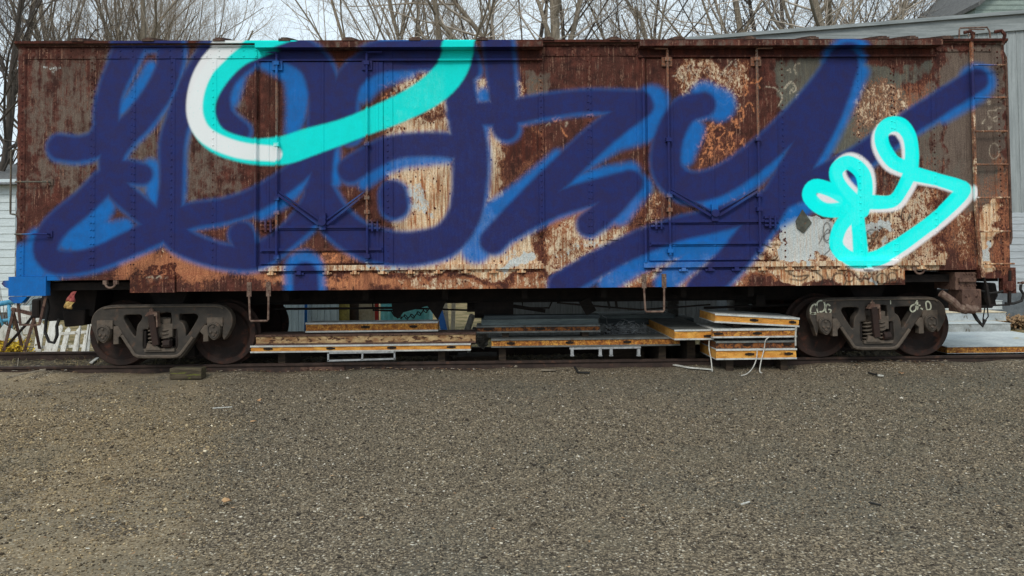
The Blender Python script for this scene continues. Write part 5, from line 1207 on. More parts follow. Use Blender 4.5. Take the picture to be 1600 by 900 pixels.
def dead_leaf(px, py, s, label):
    p = atz(px, py); m = MB(); rr = random.Random(px)
    n = 7; bh = float(berm(np.float64(p.x), np.float64(p.y))); vs = [(p.x, p.y, .02 + bh)]
    for k in range(n):
        a = 6.283 * k / n; l = s * rr.uniform(.5, 1.2); vs.append((p.x + l * math.cos(a), p.y + l * math.sin(a), .012 + bh + rr.uniform(0, .7) * s))
    m.add(vs, [(0, 1 + k, 1 + (k + 1) % n) for k in range(n)]); o = solo("dead_leaf", m, MAT_DEADLEAF, label, "leaf", "curled dead leaves on the gravel", fix=False); q = o.modifiers.new("thick", 'SOLIDIFY'); q.thickness = .002
MAT_DEADLEAF = noisy("tan_dead_leaf", rgb(206, 168, 122), rgb(168, 124, 88), 20, .8, .3)
for q in ((405, 628, .036, "curled tan leaf below the left truck, nearer the track of two"), (396, 661, .036, "curled tan leaf below the left truck, farther from the track of two"), (968, 574, .06, "orange brown leaf against the rail below the wire tangle"), (715, 572, .05, "brown leaf against the rail below the white pipe"), (1408, 585, .05, "tan leaf by the rail joint near the right truck"), (355, 788, .045, "brown leaf cluster on the lower left gravel")): dead_leaf(*q)

# ------------------------------------------------------------------ junk behind the left end
MAT_PICKET = noisy("old_white_fence_paint", rgb(240, 240, 234), rgb(214, 212, 203), 7, .85, .3, c3=rgb(136, 126, 108), f3=(.58, .7), sc3=14, stretch=(2.5, 2.5, .5))
fy = 2.75
fence = Thing("picket_fence", "broken white picket fence section leaning under the left end of the boxcar", "fence", at(100, 554, fy))
for (xb, xt, yb, yt, w) in ((57, 64, 555, 504, 11), (74, 86, 554, 490, 12), (84, 95, 553, 507, 7.5), (97, 107, 552, 511, 7.5), (116, 124, 551, 511, 7), (130, 137, 551, 515, 7), (136, 144, 550, 490, 5)):
    m = MB(); a, c = at(xb, yb, fy), at(xt, yt, fy + .12); d = (c - a).normalized(); sd = d.cross(Vector((0, 1, 0))).normalized() * w * (12.4 / FPX) / 2; n_ = Vector((0, .022, 0))
    prof_ = [a - sd, a + sd, c + sd - d * .05, c + d * .0, c - sd - d * .05]; vs = [p for p in prof_] + [p + n_ for p in prof_]
    m.add(vs, [(0, 1, 2, 3, 4), (9, 8, 7, 6, 5)] + [(i, (i + 1) % 5, 5 + (i + 1) % 5, 5 + i) for i in range(5)]); fence.part("picket", m, MAT_PICKET)
for a, c in (((70, 523), (142, 518)), ((58, 543), (140, 540))):
    m = MB(); m.bar(at(*a, fy + .09), at(*c, fy + .09), .03, .045); fence.part("fence_rail", m, MAT_PICKET)
m = MB(); m.bar(at(140, 491, 2.6), at(150, 481, 2.6), .03, .05); m.bar(at(128, 487, 2.6), at(131, 480, 2.6), .02, .03); m.bar(at(128, 487, 2.6), at(120, 556, 2.62), .02, .03); m.bar(at(141, 491, 2.6), at(132, 553, 2.63), .02, .03)
solo("broken_slats", m, MAT_PICKET, "broken white slats sticking up behind the left wheel", "slats")
saw = Thing("sawhorse", "rusty metal sawhorse standing left of the picket fence", "sawhorse", at(30, 552, 1.9))
for a, c in (((22, 482), (6, 548)), ((20, 484), (34, 540)), ((55, 492), (38, 549)), ((52, 494), (62, 545))):
    m = MB(); m.bar(at(*a, 1.75), at(*c, 1.75 + (.35 if c[0] in (34, 62) else 0)), .045, .012, (0, 1, 0)); saw.part("leg", m, MAT_RUST)
m = MB(); m.bar(at(19, 483, 1.78), at(57, 492, 1.78), .05, .05); saw.part("top_bar", m, MAT_RUST)
m = MB(); a = at(60, 478, 1.4); m.tube([at(10, 541, 1.6), at(40, 508, 1.5), at(62, 480, 1.4)], .02, 6); solo("iron_rod", m, MAT_DARK, "thin black rod leaning across the rusty sawhorse", "rod")
MAT_BLUEP = noisy("faded_blue_plastic", rgb(70, 150, 190), rgb(110, 180, 206), 6, .5, .1, c3=rgb(190, 200, 200), f3=(.6, .7))
MAT_BLUE = noisy("blue_plastic", rgb(36, 112, 190), rgb(28, 92, 160), 6, .5, .1)
m = MB(); m.tube([at(-30, 480, 3.3), at(22, 471, 3.3)], .045, 10); m.tube([at(-30, 505, 3.4), at(14, 500, 3.4)], .03, 8); m.tube([at(-10, 474, 3.35), at(6, 512, 3.35)], .02, 8); m.tube([at(14, 472, 3.3), at(18, 535, 3.3)], .03, 8); m.tube([at(-28, 479, 3.3), at(-28, 540, 3.3)], .03, 8)
solo("pipe_frame", m, MAT_BLUEP, "faded blue plastic pipe frame behind the rusty sawhorse at the far left", "pipe frame", smooth=True)
m = MB()
for (a, c, w) in (((2, 512), (36, 532), .14), ((22, 478), (46, 520), .12), ((34, 500), (66, 498), .10), ((-20, 520), (14, 528), .14), ((40, 478), (44, 522), .14)):
    m.bar(at(*a, 3.0), at(*c, 3.1), w, .03, (0, 1, 0))
m.bar(at(30, 505, 3.1), at(34, 546, 3.1), .05, .05); m.bar(at(-18, 520, 3.1), at(-16, 552, 3.1), .05, .05)
solo("scrap_boards", m, MAT_PICKET, "pile of white scrap boards behind the rusty sawhorse", "boards")

# forsythia and dry weeds: leaf-sized faces on stems
MAT_FORS = noisy("yellow_forsythia_flowers", rgb(214, 182, 50), rgb(186, 150, 44), 12, .8, .1)
MAT_STEM = noisy("brown_shrub_stem", rgb(104, 88, 68), rgb(78, 66, 54), 12, .9, .2)
def shrub(px, Y, h, sp, n, label, cat, leafmat, lsize, name, seed, leaves=True):
    rr = random.Random(seed); p = at(px, 500, Y); th = Thing(name, label, cat, (p.x, Y, 0)); st = MB(); lf = MB()
    for _ in range(n):
        a = rr.uniform(0, 6.28); e = rr.uniform(.3, 1.0); q = Vector((p.x, Y, -.02)); pts = [q.copy()]; hh = h * rr.uniform(.5, 1)
        for k in range(5):
            q = q + Vector((math.cos(a) * sp * e / 5 * (1 + k * .2), math.sin(a) * sp * e / 5, hh / 5 * (1.15 - k * .08))); q += Vector((rr.uniform(-.02, .02), rr.uniform(-.02, .02), 0)); pts.append(q.copy())
            if leaves and k > 1:
                for _ in range(7):
                    c = q + Vector((rr.uniform(-.06, .06), rr.uniform(-.06, .06), rr.uniform(-.07, .05))); u_ = Vector((rr.uniform(-1, 1), rr.uniform(-1, 1), rr.uniform(-1, 1))).normalized() * lsize; w_ = u_.orthogonal() * .6
                    lf.add([c - u_, c + w_, c + u_, c - w_], [(0, 1, 2, 3)])
        st.tube(pts, [.010, .008, .007, .006, .005, .003], 4)
    th.part("stems", st, MAT_STEM, fix=False)
    if leaves: tag(th.part("flowers" if leafmat is MAT_FORS else "leaves", lf, leafmat, fix=False), None)
shrub(14, 2.45, .30, .26, 40, "low yellow flowering shrub behind the rusty sawhorse", "shrub", MAT_FORS, .022, "forsythia_shrub", 3)
shrub(4, 4.2, 1.1, .7, 60, "leafless brown shrub in front of the white siding house", "shrub", MAT_STEM, .02, "bare_shrub", 4, False)
MAT_DRY = noisy("dry_tan_leaves", rgb(176, 146, 110), rgb(140, 108, 78), 12, .9, .1)
shrub(1590, 5.2, .32, .42, 60, "tan dry weeds at the foot of the grey barn", "weeds", MAT_DRY, .03, "dry_weeds", 6)

# ------------------------------------------------------------------ things seen under the car
MAT_PALEB = noisy("pale_blue_board", rgb(216, 234, 240), rgb(190, 210, 218), 4, .8, .2, stretch=(6, 6, .4), c3=rgb(120, 128, 130), f3=(.6, .7))
def board_wall(m, x0, x1, y, z0, z1, pitch=.14, gap=.008, t=.03):
    x = x0
    while x < x1 - .01:
        e = min(x + pitch - gap, x1); m.box(x, e, y, y + t, z0, z1); x += pitch
    m.box(x0, x1, y + t + .002, y + t + .04, z0, z1)
YS = 4.75
x0, x1 = at(436, 500, YS).x, at(529, 500, YS).x
sh = Thing("board_shed", "pale blue board shed seen under the boxcar above the left panel stack", "shed", ((x0 + x1) / 2, YS + .8, 0))
m = MB(); board_wall(m, x0, x1, YS, 0, 2.0, .125); sh.part("front_boards", m, MAT_PALEB)
m = MB(); m.box(x0, x0 + .03, YS + .075, YS + 1.6, 0, 2.0); m.box(x1 - .03, x1, YS + .075, YS + 1.6, 0, 2.0); m.box(x0 + .032, x1 - .032, YS + 1.57, YS + 1.6, 0, 2.0); sh.part("wall", m, MAT_PALEB)
m = MB(); m.prismx([(YS - .12, 2.003), (YS + 1.72, 2.003), (YS + .8, 2.35)], x0 - .1, x1 + .1); sh.part("roof", m, MAT_SHEETD)
m = MB(); m.tube([at(477.5, 521, YS - .06), at(478, 484, YS - .06), at(478, 440, YS - .06)], .028, 8); solo("blue_pole", m, MAT_BLUE, "bright blue pole standing against the pale blue board shed", "pole", smooth=True)
m = MB(); m.bar(at(433, 522, 4.3), at(436, 476, 4.3), .05, .05); solo("fence_post", m, MAT_PICKET, "slim white post standing left of the pale blue board shed", "post")
m = MB(); m.bar(at(429, 522, 4.1), at(437, 480, 4.1), .03, .03); m.bar(at(422, 521, 4.1), at(430, 488, 4.1), .05, .03); m.bar(at(421, 505, 4.1), at(433, 500, 4.1), .03, .03); solo("trestle", m, MAT_BLUEP, "small pale blue trestle by the stirrup step left of the board shed", "trestle")
MAT_YEL = noisy("faded_yellow_drum", rgb(170, 158, 84), rgb(130, 116, 66), 6, .8, .2); MAT_BRN = noisy("dark_brown_drum", rgb(70, 54, 44), rgb(48, 38, 32), 6, .8, .2); MAT_BEIGE = noisy("beige_plywood", rgb(228, 214, 186), rgb(200, 180, 148), 5, .9, .2, c3=rgb(130, 112, 88), f3=(.6, .7)); MAT_RED = noisy("red_paint", rgb(196, 60, 50), rgb(160, 48, 42), 6, .6, .1); MAT_TURQ = noisy("turquoise_plastic", rgb(150, 230, 232), rgb(118, 206, 212), 5, .6, .1, c3=rgb(180, 214, 212), f3=(.6, .7))
def drum(px, Y, r, z1, mat, label, kind="drum"):
    p = at(px, 500, Y); m = MB(); n = 20
    pr = [(r * .9, 0), (r, .03), (r, z1 * .32), (r * 1.04, z1 * .33), (r * 1.04, z1 * .36), (r, z1 * .37), (r, z1 * .66), (r * 1.04, z1 * .67), (r * 1.04, z1 * .70), (r, z1 * .71), (r, z1 - .03), (r * .92, z1)]
    vs = [(p.x + a * math.cos(2 * math.pi * k / n), Y + a * math.sin(2 * math.pi * k / n), z) for a, z in pr for k in range(n)]
    fs = [(i * n + k, i * n + (k + 1) % n, (i + 1) * n + (k + 1) % n, (i + 1) * n + k) for i in range(len(pr) - 1) for k in range(n)] + [tuple(range(n - 1, -1, -1)), tuple((len(pr) - 1) * n + k for k in range(n))]
    m.add(vs, fs); solo(kind, m, mat, label, "drum")
drum(536, 4.9, .125, .85, MAT_YEL, "faded yellow drum right of the pale blue board shed"); drum(552, 5.2, .11, .9, MAT_BRN, "dark brown drum behind the faded yellow drum")
m = MB(); a = at(559, 500, 5.4); c = at(586, 500, 5.4); m.box(a.x, c.x, 5.4, 5.43, 0, 1.1); m.box(a.x - .02, a.x + .02, 5.38, 5.4, 0, 1.1); solo("plywood_sheet", m, MAT_BEIGE, "beige plywood sheet standing left of the red post", "plywood")
m = MB(); a = at(588.5, 500, 4.9); m.box(a.x - .035, a.x + .035, 4.9, 4.97, -.02, 1.15); m.box(a.x - .045, a.x + .045, 4.89, 4.98, 1.15, 1.18); solo("red_post", m, MAT_RED, "red post standing beside the turquoise tank", "post")
x0, x1 = at(594, 500, 4.9).x, at(671, 500, 4.9).x; zt_ = at(630, 468, 4.9).z
tk = Thing("plastic_tank", "turquoise ribbed plastic tank seen under the brake chain", "tank", ((x0 + x1) / 2, 5.3, 0))
m = MB(); m.box(x0, x1, 4.9, 5.7, .0, zt_); tk.part("body", m, MAT_TURQ, bevel=.04)
m = MB()
for k in range(9): xx = x0 + .08 + (x1 - x0 - .16) * k / 8; m.box(xx - .022, xx + .022, 4.88, 4.902, .06, zt_ - .12)
tk.part("ribs", m, MAT_TURQ, bevel=.006)
m = MB(); m.box(x0 + .1, x0 + .24, 4.84, 4.90, .05, .2); tk.part("valve", m, MAT_RUBBER, bevel=.02)
m = MB(); m.bar(at(696, 525, 2.9), at(685, 478, 3.3), .11, .02, (0, 1, 0)); solo("blue_board", m, MAT_BLUE, "dark blue board leaning right of the turquoise tank", "board")
for (a, c, w, lab) in (((699, 525), (695, 470), .08, "beige plank leaning beside the dark blue board"), ((707, 525), (709, 472), .07, "second beige plank leaning right of the first, upright")):
    m = MB(); m.bar(at(*a, 3.0), at(*c, 3.3), w, .03, (0, 1, 0)); solo("plank", m, MAT_BEIGE, lab, "plank", "planks leaning behind the boxcar")
MAT_GARAGE = noisy("grey_board_siding", rgb(138, 143, 146), rgb(114, 119, 122), 4, .85, .2, stretch=(6, 6, .4))
YG = 4.6; x0, x1 = at(752, 500, YG).x, at(1120, 500, YG).x
gh = Thing("low_grey_shed", "low dark grey shed behind the middle of the boxcar", "shed", ((x0 + x1) / 2, YG + 1, 0))
m = MB(); board_wall(m, x0, x1, YG, 0, 1.55, .22); gh.part("front_boards", m, MAT_GARAGE)
m = MB(); m.box(x0, x0 + .03, YG + .075, YG + 2.0, 0, 1.55); m.box(x1 - .03, x1, YG + .075, YG + 2.0, 0, 1.55); m.box(x0 + .032, x1 - .032, YG + 1.97, YG + 2.0, 0, 1.55); gh.part("wall", m, MAT_GARAGE)
m = MB(); m.prismx([(YG - .15, 1.553), (YG + 2.15, 1.553), (YG + 2.15, 1.75), (YG - .15, 1.60)], x0 - .12, x1 + .12); gh.part("roof", m, MAT_SHEETD)

# right pile of big pale panels
MAT_LIGHTG = noisy("pale_grey_panel_skin", rgb(206, 212, 210), rgb(186, 193, 194), 3, .6, .1, c3=rgb(190, 176, 130), f3=(.62, .74), sc3=3)
MAT_LG2 = noisy("grey_panel_face", rgb(190, 196, 196), rgb(168, 175, 177), 4, .7, .1, c3=rgb(110, 104, 92), f3=(.63, .72), sc3=6)
GR = "pale panels piled right of the right truck"
def slab(px0, px1, pt, pb, Y, d, label, core, skin, slant=0.0):
    x0, x1 = at(px0, pb, Y).x, at(px1, pb, Y).x; zt_, zb_ = at((px0 + px1) / 2, pt, Y).z, max(.0, at((px0 + px1) / 2, pb, Y).z)
    th = Thing("insulated_panel", label, "panel", ((x0 + x1) / 2, Y + d / 2, zb_), GR)
    m = MB(); m.sheet(x0, x1, zb_ + .006, zt_ - .012, Y, Y + d, .05, lambda gx, gz_: .005 * np.sin(gx * 17 + gz_ * 30)); th.part("foam_core", m, core)
    m = MB(); m.box(x0 - .008, x1 + .008, Y - .014, Y + d + .006, zt_ - .011, zt_); th.part("metal_skin", m, skin)
    m = MB(); m.box(x0 - .008, x1 + .008, Y - .014, Y + d + .006, zb_, zb_ + .005); th.part("metal_skin", m, skin)
slab(1480, 1720, 540, 551, .90, 1.85, "widest pale panel with an orange edge, lowest of the pile on the right", FOAM[1], MAT_LIGHTG)
slab(1440, 1579, 505.5, 523, 4.05, 1.2, "grey faced slab behind the widest pale panel", MAT_LG2, MAT_LIGHTG)
slab(1440, 1572, 488, 502, 4.5, 1.2, "upper grey slab with a cream top edge below the coupler", MAT_LG2, MAT_BEIGE)
slab(1440, 1566, 470, 484, 5.0, 1.1, "top white slab seen below the right end of the boxcar", MAT_LIGHTG, MAT_LIGHTG)
zz = at(1506, 502, 4.5).z
for q, Y, d, z0_, z1_, lab in ((1505, 4.12, 1.1, 0, at(1509, 523, 4.05).z, "timbers under the grey faced slab"), (1505, 4.6, 1.0, 0, zz, "dark crate under the upper grey slab"), (1503, 5.65, .4, 0, at(1503, 484, 5.0).z, "dark crate carrying the top white slab")):
    pass
x = at(1505, 500, 4.6).x
m = MB(); m.box(x - .6, x + .5, 5.28, 5.6, .0, zz - .002); m.box(x - .55, x + .45, 5.262, 5.28, .05, .11); solo("support_block", m, MAT_TIMBER, "dark timber crib behind the pale slabs on the right", "block")

# ------------------------------------------------------------------ buildings
MAT_BARN = noisy("grey_weathered_board_siding", rgb(166, 172, 172), rgb(146, 152, 152), 3, .85, .25, stretch=(7, 7, .35), c3=rgb(124, 128, 126), f3=(.6, .72))
MAT_FASC = noisy("grey_fascia_board", rgb(158, 164, 164), rgb(134, 140, 140), 3, .85, .2, stretch=(.4, 5, 5), c3=rgb(112, 116, 116), f3=(.6, .72))
MAT_LAP = noisy("pale_grey_lap_siding", rgb(188, 194, 198), rgb(172, 178, 182), 2, .7, .1, stretch=(.4, 1, 5))
MAT_FOUND = noisy("dark_grey_foundation", rgb(112, 118, 122), rgb(92, 98, 102), 5, .95, .3)
MAT_ROOFG = noisy("grey_roof_shingles", rgb(120, 120, 118), rgb(96, 96, 96), 12, .95, .4)
YB = 6.25
bx0 = at(1078, 60, YB).x; bx1 = at(1700, 60, YB).x
zl = at(1082, 60, YB).z; sl = (at(1598, 14, YB).z - at(1200, 46, YB).z) / (at(1598, 14, YB).x - at(1200, 46, YB).x); zr = zl + sl * (bx1 - bx0) + .05
def roofz(x): return zl + sl * (x - bx0)
barn = Thing("grey_barn", "tall grey board barn with a sloping roof edge behind the right end of the boxcar", "barn", ((bx0 + bx1) / 2, YB + 3, 0))
zlap = at(1590, 332, YB).z; zfo = at(1590, 457, YB).z
m = MB(); x = bx0
while x < bx1 - .01:
    e = min(x + .205, bx1); m.prism([(x, zlap), (e, zlap), (e, roofz(e) - .3), (x, roofz(x) - .3)], YB, YB + .03); m.box(e - .004, e + .018, YB - .014, YB, zlap, roofz(x) - .32); x += .213
m.prism([(bx0, zlap), (bx1, zlap), (bx1, roofz(bx1) - .3), (bx0, roofz(bx0) - .3)], YB + .032, YB + .1); barn.part("upper_siding", m, MAT_BARN)
m = MB(); z = zfo
while z < zlap - .02:
    e = min(z + .15, zlap); m.prismx([(YB + .03, z), (YB - .014, z), (YB - .002, e), (YB + .03, e)], bx0, bx1); z += .15
m.box(bx0, bx1, YB + .032, YB + .1, zfo, zlap - .002); barn.part("lower_siding", m, MAT_LAP)
m = MB(); m.box(bx0 - .01, bx1 + .01, YB - .005, YB + .1, -.1, zfo - .002); barn.part("foundation", m, MAT_FOUND)
m = MB(); m.prism([(bx0 - .02, roofz(bx0) - .42), (bx1, roofz(bx1) - .42), (bx1, roofz(bx1) - .08), (bx0 - .02, roofz(bx0) - .08)], YB - .06, YB - .002); barn.part("fascia", m, MAT_FASC)
m = MB(); m.prism([(bx0 - .25, roofz(bx0 - .25) - .075), (bx1, roofz(bx1) - .075), (bx1, roofz(bx1)), (bx0 - .25, roofz(bx0 - .25))], YB - .14, YB + 6); barn.part("roof", m, MAT_FASC)
m = MB(); m.box(bx0, bx0 + .1, YB + .102, YB + 5.9, 0, roofz(bx0) - .12); m.box(bx1 - .1, bx1, YB + .102, YB + 5.9, 0, roofz(bx1) - .4); m.prism([(bx0 + .102, 0), (bx1 - .102, 0), (bx1 - .102, roofz(bx1) - .3), (bx0 + .102, roofz(bx0) - .3)], YB + 5.8, YB + 5.9); barn.part("wall", m, MAT_BARN)

YH = 13.5; hx0 = at(1524, 20, YH).x; hx1 = hx0 + 6.5
MAT_GREENS = noisy("grey_green_lap_siding", rgb(150, 164, 156), rgb(134, 148, 142), 3, .8, .1)
ze = at(1524, 12, YH).z; hs = .85; zp = ze + hs * 3.25
ho = Thing("green_house", "grey green sided house gable rising above the barn roof at the top right", "house", ((hx0 + hx1) / 2, YH + 3, 0))
m = MB(); z = 0
while z < zp:
    ins = 0 if z < ze else (z - ze) / hs; e = z + .16
    if hx1 - hx0 - 2 * ins > .1: m.prism([(hx0 + ins, z), (hx1 - ins, z), (hx1 - ins, e), (hx0 + ins, e)], YH - .012, YH + .2) if False else m.add([(hx0 + ins, YH - .02, z), (hx1 - ins, YH - .02, z), (hx1 - ins, YH, e), (hx0 + ins, YH, e), (hx0 + ins, YH + .2, z), (hx1 - ins, YH + .2, z), (hx1 - ins, YH + .2, e), (hx0 + ins, YH + .2, e)], [(0, 1, 2, 3), (5, 4, 7, 6), (0, 4, 5, 1), (3, 2, 6, 7), (0, 3, 7, 4), (1, 5, 6, 2)])
    z += .16
m.box(hx0, hx0 + .2, YH + .202, YH + 6, 0, ze); m.box(hx1 - .2, hx1, YH + .202, YH + 6, 0, ze); ho.part("wall", m, MAT_GREENS)
m = MB(); xm = (hx0 + hx1) / 2; m.prism([(hx0 - .08, ze - .08 * hs + .02), (xm, zp + .02), (xm, zp + .16), (hx0 - .08, ze - .08 * hs + .16)], YH - .3, YH + 6.3); m.prism([(xm + .003, zp + .02), (hx1 + .08, ze - .08 * hs + .02), (hx1 + .08, ze - .08 * hs + .16), (xm + .003, zp + .16)], YH - .3, YH + 6.3); ho.part("roof", m, MAT_ROOFG)

YW = 8.5; wx1 = at(24, 350, YW).x; wx0 = wx1 - 7; zw = at(12, 291, YW).z
MAT_WSID = noisy("white_lap_siding", rgb(214, 224, 226), rgb(200, 210, 212), 3, .6, .1, stretch=(.4, 1, 4))
wh = Thing("white_house", "white lap sided house with a low grey roof at the left edge", "house", ((wx0 + wx1) / 2, YW + 3, 0))
m = MB(); z = .3
while z < zw:
    e = z + .19; m.prismx([(YW + .03, z), (YW - .018, z), (YW, e), (YW + .03, e)], wx0, wx1); z += .19
m.box(wx0, wx1, YW + .032, YW + .2, .3, zw); m.box(wx1 - .15, wx1, YW + .202, YW + 5.8, 0, zw); m.box(wx0, wx0 + .15, YW + .202, YW + 5.8, 0, zw); wh.part("wall", m, MAT_WSID)
m = MB(); m.box(wx0, wx1, YW + .01, YW + .2, -.1, .298); wh.part("foundation", m, MAT_FOUND)
m = MB(); m.prismx([(YW - .3, zw + .02), (YW + 6.2, zw + .02), (YW + 3, zw + .9)], wx0 - .2, wx1 + .15); wh.part("roof", m, MAT_ROOFG)

# ------------------------------------------------------------------ bare trees
MAT_BARK = noisy("grey_brown_bark", rgb(150, 138, 121), rgb(116, 106, 93), 7, .95, .5, stretch=(3, 3, .5), c3=rgb(110, 112, 90), f3=(.58, .7))
MAT_BARK2 = noisy("dark_bark", rgb(96, 87, 80), rgb(72, 66, 61), 7, .95, .5, stretch=(3, 3, .5))
MAT_TWIG = noisy("brown_twigs", rgb(204, 190, 174), rgb(172, 160, 146), 5, .95, .2)
MAT_TWIG2 = noisy("dark_twigs", rgb(98, 88, 80), rgb(76, 69, 63), 5, .95, .2)
class Grow:
    """grows one tree level by level, all branches of a level at once"""
    def __init__(s, seed): s.r = np.random.default_rng(seed); s.V = {0: [], 1: []}; s.F = {0: [], 1: []}; s.n = {0: 0, 1: 0}
    def tubes(s, grp, P, rad, k):
        """P: (branches, points, 3), rad: (branches, points)"""
        B, m = P.shape[:2]
        T = np.empty_like(P); T[:, 1:-1] = P[:, 2:] - P[:, :-2]; T[:, 0] = P[:, 1] - P[:, 0]; T[:, -1] = P[:, -1] - P[:, -2]
        T /= np.linalg.norm(T, axis=2, keepdims=True) + 1e-9
        U = np.cross(T, np.array([.31, .95, .1])); U /= np.linalg.norm(U, axis=2, keepdims=True) + 1e-9; W = np.cross(T, U)
        a = np.arange(k) * 2 * np.pi / k
        ring = P[:, :, None] + (U[:, :, None] * np.cos(a)[None, None, :, None] + W[:, :, None] * np.sin(a)[None, None, :, None]) * rad[:, :, None, None]
        i = np.arange(m - 1)[:, None] * k; j = np.arange(k)[None]; j2 = (j + 1) % k
        f = np.stack([i + j, i + j2, i + k + j2, i + k + j], -1).reshape(-1, 4)
        F = (f[None] + (np.arange(B) * m * k)[:, None, None]).reshape(-1, 4) + s.n[grp]
        s.V[grp].append(ring.reshape(-1, 3)); s.F[grp].append(F); s.n[grp] += B * m * k
    def grow(s, p, d, L, r, maxlev, up, spread, kids, wob):
        R_ = s.r
        for lev in range(maxlev + 1):
            B = len(p); n = (8, 7, 5, 4, 3, 3)[lev]
            d = d / np.linalg.norm(d, axis=1, keepdims=True); P = [p]; D = [d]; q = p
            for i in range(n):
                d = d + R_.normal(0, wob, (B, 3)); d[:, 2] += up / n; d = d / np.linalg.norm(d, axis=1, keepdims=True); q = q + d * (L / n)[:, None]; P.append(q); D.append(d)
            P = np.stack(P, 1); D = np.stack(D, 1); tt = np.linspace(0, 1, n + 1)[None]
            s.tubes(0 if lev < 2 else 1, P, r[:, None] * (1 - tt * (.55 if lev < 2 else .72)), (8, 6, 4, 3, 3, 3)[lev])
            if lev == maxlev: return
            c = max(1, kids[min(lev, len(kids) - 1)]); lo = .35 if lev == 0 else .28
            t = np.minimum(lo + (1 - lo) * (np.arange(c)[None] + R_.random((B, c))) / c, .999); f = t * n; i = f.astype(int); b = np.arange(B)[:, None]
            pp = P[b, i] + (P[b, i + 1] - P[b, i]) * (f - i)[..., None]; dd = D[b, i + 1]
            a = R_.normal(0, 1, (B, c, 3)); a -= dd * (a * dd).sum(-1, keepdims=True); a /= np.linalg.norm(a, axis=-1, keepdims=True) + 1e-9
            an = (spread[min(lev, len(spread) - 1)] * R_.uniform(.65, 1.3, (B, c)))[..., None]
            nd = dd * np.cos(an) + a * np.sin(an); rr = r[:, None] * (1 - t * .55) * R_.uniform(.42, .66, (B, c))
            LL = L[:, None] * R_.uniform(.45, .72, (B, c)) * (1.08 - .45 * t)
            p, d, L, r = pp.reshape(-1, 3), nd.reshape(-1, 3), LL.ravel(), np.maximum(rr.ravel(), .0030); up *= .8
            if lev + 1 >= 3:      # finest twigs are thinned where the boxcar hides them or they are far above the picture
                px_, py_ = proj(p); hid = (py_ < -170) | ((py_ > 150) & (px_ > 60) & (px_ < 1500)); k = ~hid | (R_.random(len(p)) < .25)
                p, d, L, r = p[k], d[k], L[k], r[k]
def proj(V):
    D = V - np.array(CAM); w = D @ np.array(fwd); return 800 + FPX * (D @ np.array(rgt2)) / w, CY - FPX * (D @ np.array(upv2)) / w
def tree(px, Y, H, r, seed, label, stems=1, lean=(0, 0), fan=.25, up=.35, kids=(9, 8, 7, 5), spread=(.7, .75, .8), maxlev=4, bark=None, twig=None, wob=.07, group="bare trees behind the boxcar", name="bare_tree"):
    p = at(px, 500, Y); g_ = Grow(seed); R_ = g_.r
    ps, ds = [], []
    for k in range(stems):
        if stems == 1: d = [lean[0], lean[1], 1.0]
        else:
            a = 2 * math.pi * (k + .5 * R_.random()) / stems; d = [math.cos(a) * fan * R_.uniform(.6, 1.2) + lean[0], math.sin(a) * fan * .7 + lean[1], 1.0]
        ps.append([p.x + R_.normal(0, .12) * (stems > 1), Y + R_.normal(0, .12) * (stems > 1), -.1]); ds.append(d)
    g_.grow(np.array(ps), np.array(ds), H * R_.uniform(.85, 1.0, stems), r * R_.uniform(.8, 1.05, stems), maxlev, up, spread, kids, wob)
    th = Thing(name, label, "tree", (p.x, Y, 0), group)
    for gi, nm, mt in ((0, "trunk", bark or MAT_BARK), (1, "crown", twig or MAT_TWIG)):
        o = fastmesh(nm, np.concatenate(g_.V[gi]) - np.array(th.loc), np.concatenate(g_.F[gi]), mt); o.parent = th.e; o.data.shade_smooth()
LT = dict(kids=(8, 6, 5, 3), spread=(.5, .6, .65), maxlev=4, up=.55)
tree(28, 13.0, 11.5, .13, 21, "slim upright bare tree at the left end of the boxcar roof", 1, (.0, 0), **LT, bark=MAT_BARK2)
tree(-30, 10.5, 9.5, .10, 22, "leafless tree spreading over the white house at the left edge", 3, (.05, 0), fan=.3, kids=(10, 8, 6, 5), spread=(.8, .8, .8), up=.2, twig=MAT_TWIG2, bark=MAT_BARK2)
tree(60, 14.5, 11.5, .09, 23, "multi stemmed bare tree left of the tallest left trunk", 3, (.0, 0), fan=.16, **LT)
tree(105, 13.5, 12, .14, 24, "straight bare trunk above the first painted letter", 1, (-.02, 0), **LT)
tree(150, 15.5, 11.5, .09, 25, "clump of bare stems fanning above the first painted letter", 4, (.03, 0), fan=.18, **LT)
tree(196, 13.5, 12, .14, 26, "bare trunk rising near the white paint stroke", 1, (.02, 0), **LT)
tree(222, 16.0, 10.2, .09, 27, "fine twigged bare tree with brush like branches left of the open sky", 5, (-.01, 0), fan=.09, kids=(10, 7, 5, 4), spread=(.42, .5, .6), maxlev=4, up=.7)
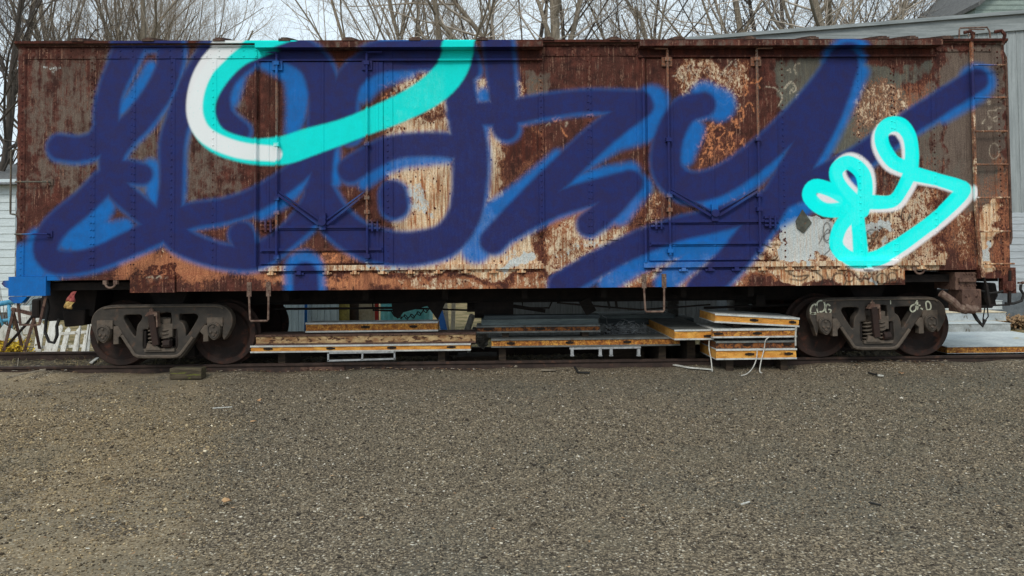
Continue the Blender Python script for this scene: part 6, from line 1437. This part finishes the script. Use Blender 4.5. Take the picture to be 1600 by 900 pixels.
tree(268, 16.5, 8.6, .06, 28, "smaller fine twigged tree bordering the open sky gap", 5, (-.02, 0), fan=.05, kids=(9, 7, 5, 4), spread=(.42, .5, .6), maxlev=4, up=.7)
CT = dict(kids=(9, 7, 6, 4), spread=(.65, .7, .8), maxlev=4, up=.3)
tree(655, 15.5, 12, .10, 31, "bare tree fanning out to the right of the open sky gap", 5, (-.08, 0), fan=.16, kids=(9, 7, 6, 4), spread=(.55, .6, .7), up=.35)
tree(712, 14.5, 13, .17, 32, "bare tree with a straight pale trunk above the aqua stroke", 1, (.0, 0), **CT)
tree(750, 17.0, 12.5, .13, 33, "thin forked bare tree right of the straight pale trunk", 2, (.0, 0), fan=.05, **CT, bark=MAT_BARK2)
tree(846, 13.5, 13, .26, 34, "thick trunked bare tree above the middle of the boxcar", 1, (.0, 0), kids=(8, 7, 6, 5), spread=(.75, .8, .85), maxlev=4, up=.25)
tree(930, 17.5, 12, .12, 35, "dark branched bare tree right of the thick trunk", 2, (.02, 0), fan=.15, kids=(9, 7, 6, 4), spread=(.8, .8, .8), maxlev=4, up=.2, twig=MAT_TWIG2, bark=MAT_BARK2)
tree(1010, 19.0, 13, .11, 36, "slender bare tree above the centre of the right door track", 2, (-.02, 0), fan=.1, **CT)
tree(1085, 16.5, 12.5, .15, 37, "leaning bare tree left of the barn roof", 1, (-.05, 0), **CT)
tree(1150, 14.5, 13, .22, 38, "stout greenish trunked bare tree where the barn roof begins", 1, (.01, 0), kids=(8, 7, 6, 5), spread=(.7, .8, .85), maxlev=4, up=.25)
tree(1235, 18.5, 13, .15, 39, "bare tree behind the low end of the barn roof", 2, (.03, 0), fan=.14, **CT, twig=MAT_TWIG2, bark=MAT_BARK2)
tree(1318, 15.5, 13.5, .27, 40, "bare tree with a thick double trunk above the barn roof", 2, (.0, 0), fan=.07, kids=(8, 7, 6, 5), spread=(.75, .8, .85), maxlev=4, up=.2)
tree(1400, 20.0, 12.5, .12, 41, "twiggy bare tree between the double trunk and the green house", 3, (.0, 0), fan=.2, **CT, twig=MAT_TWIG2)
tree(1480, 21.0, 13, .12, 42, "bare tree beside the green house gable", 2, (.0, 0), fan=.2, **CT)
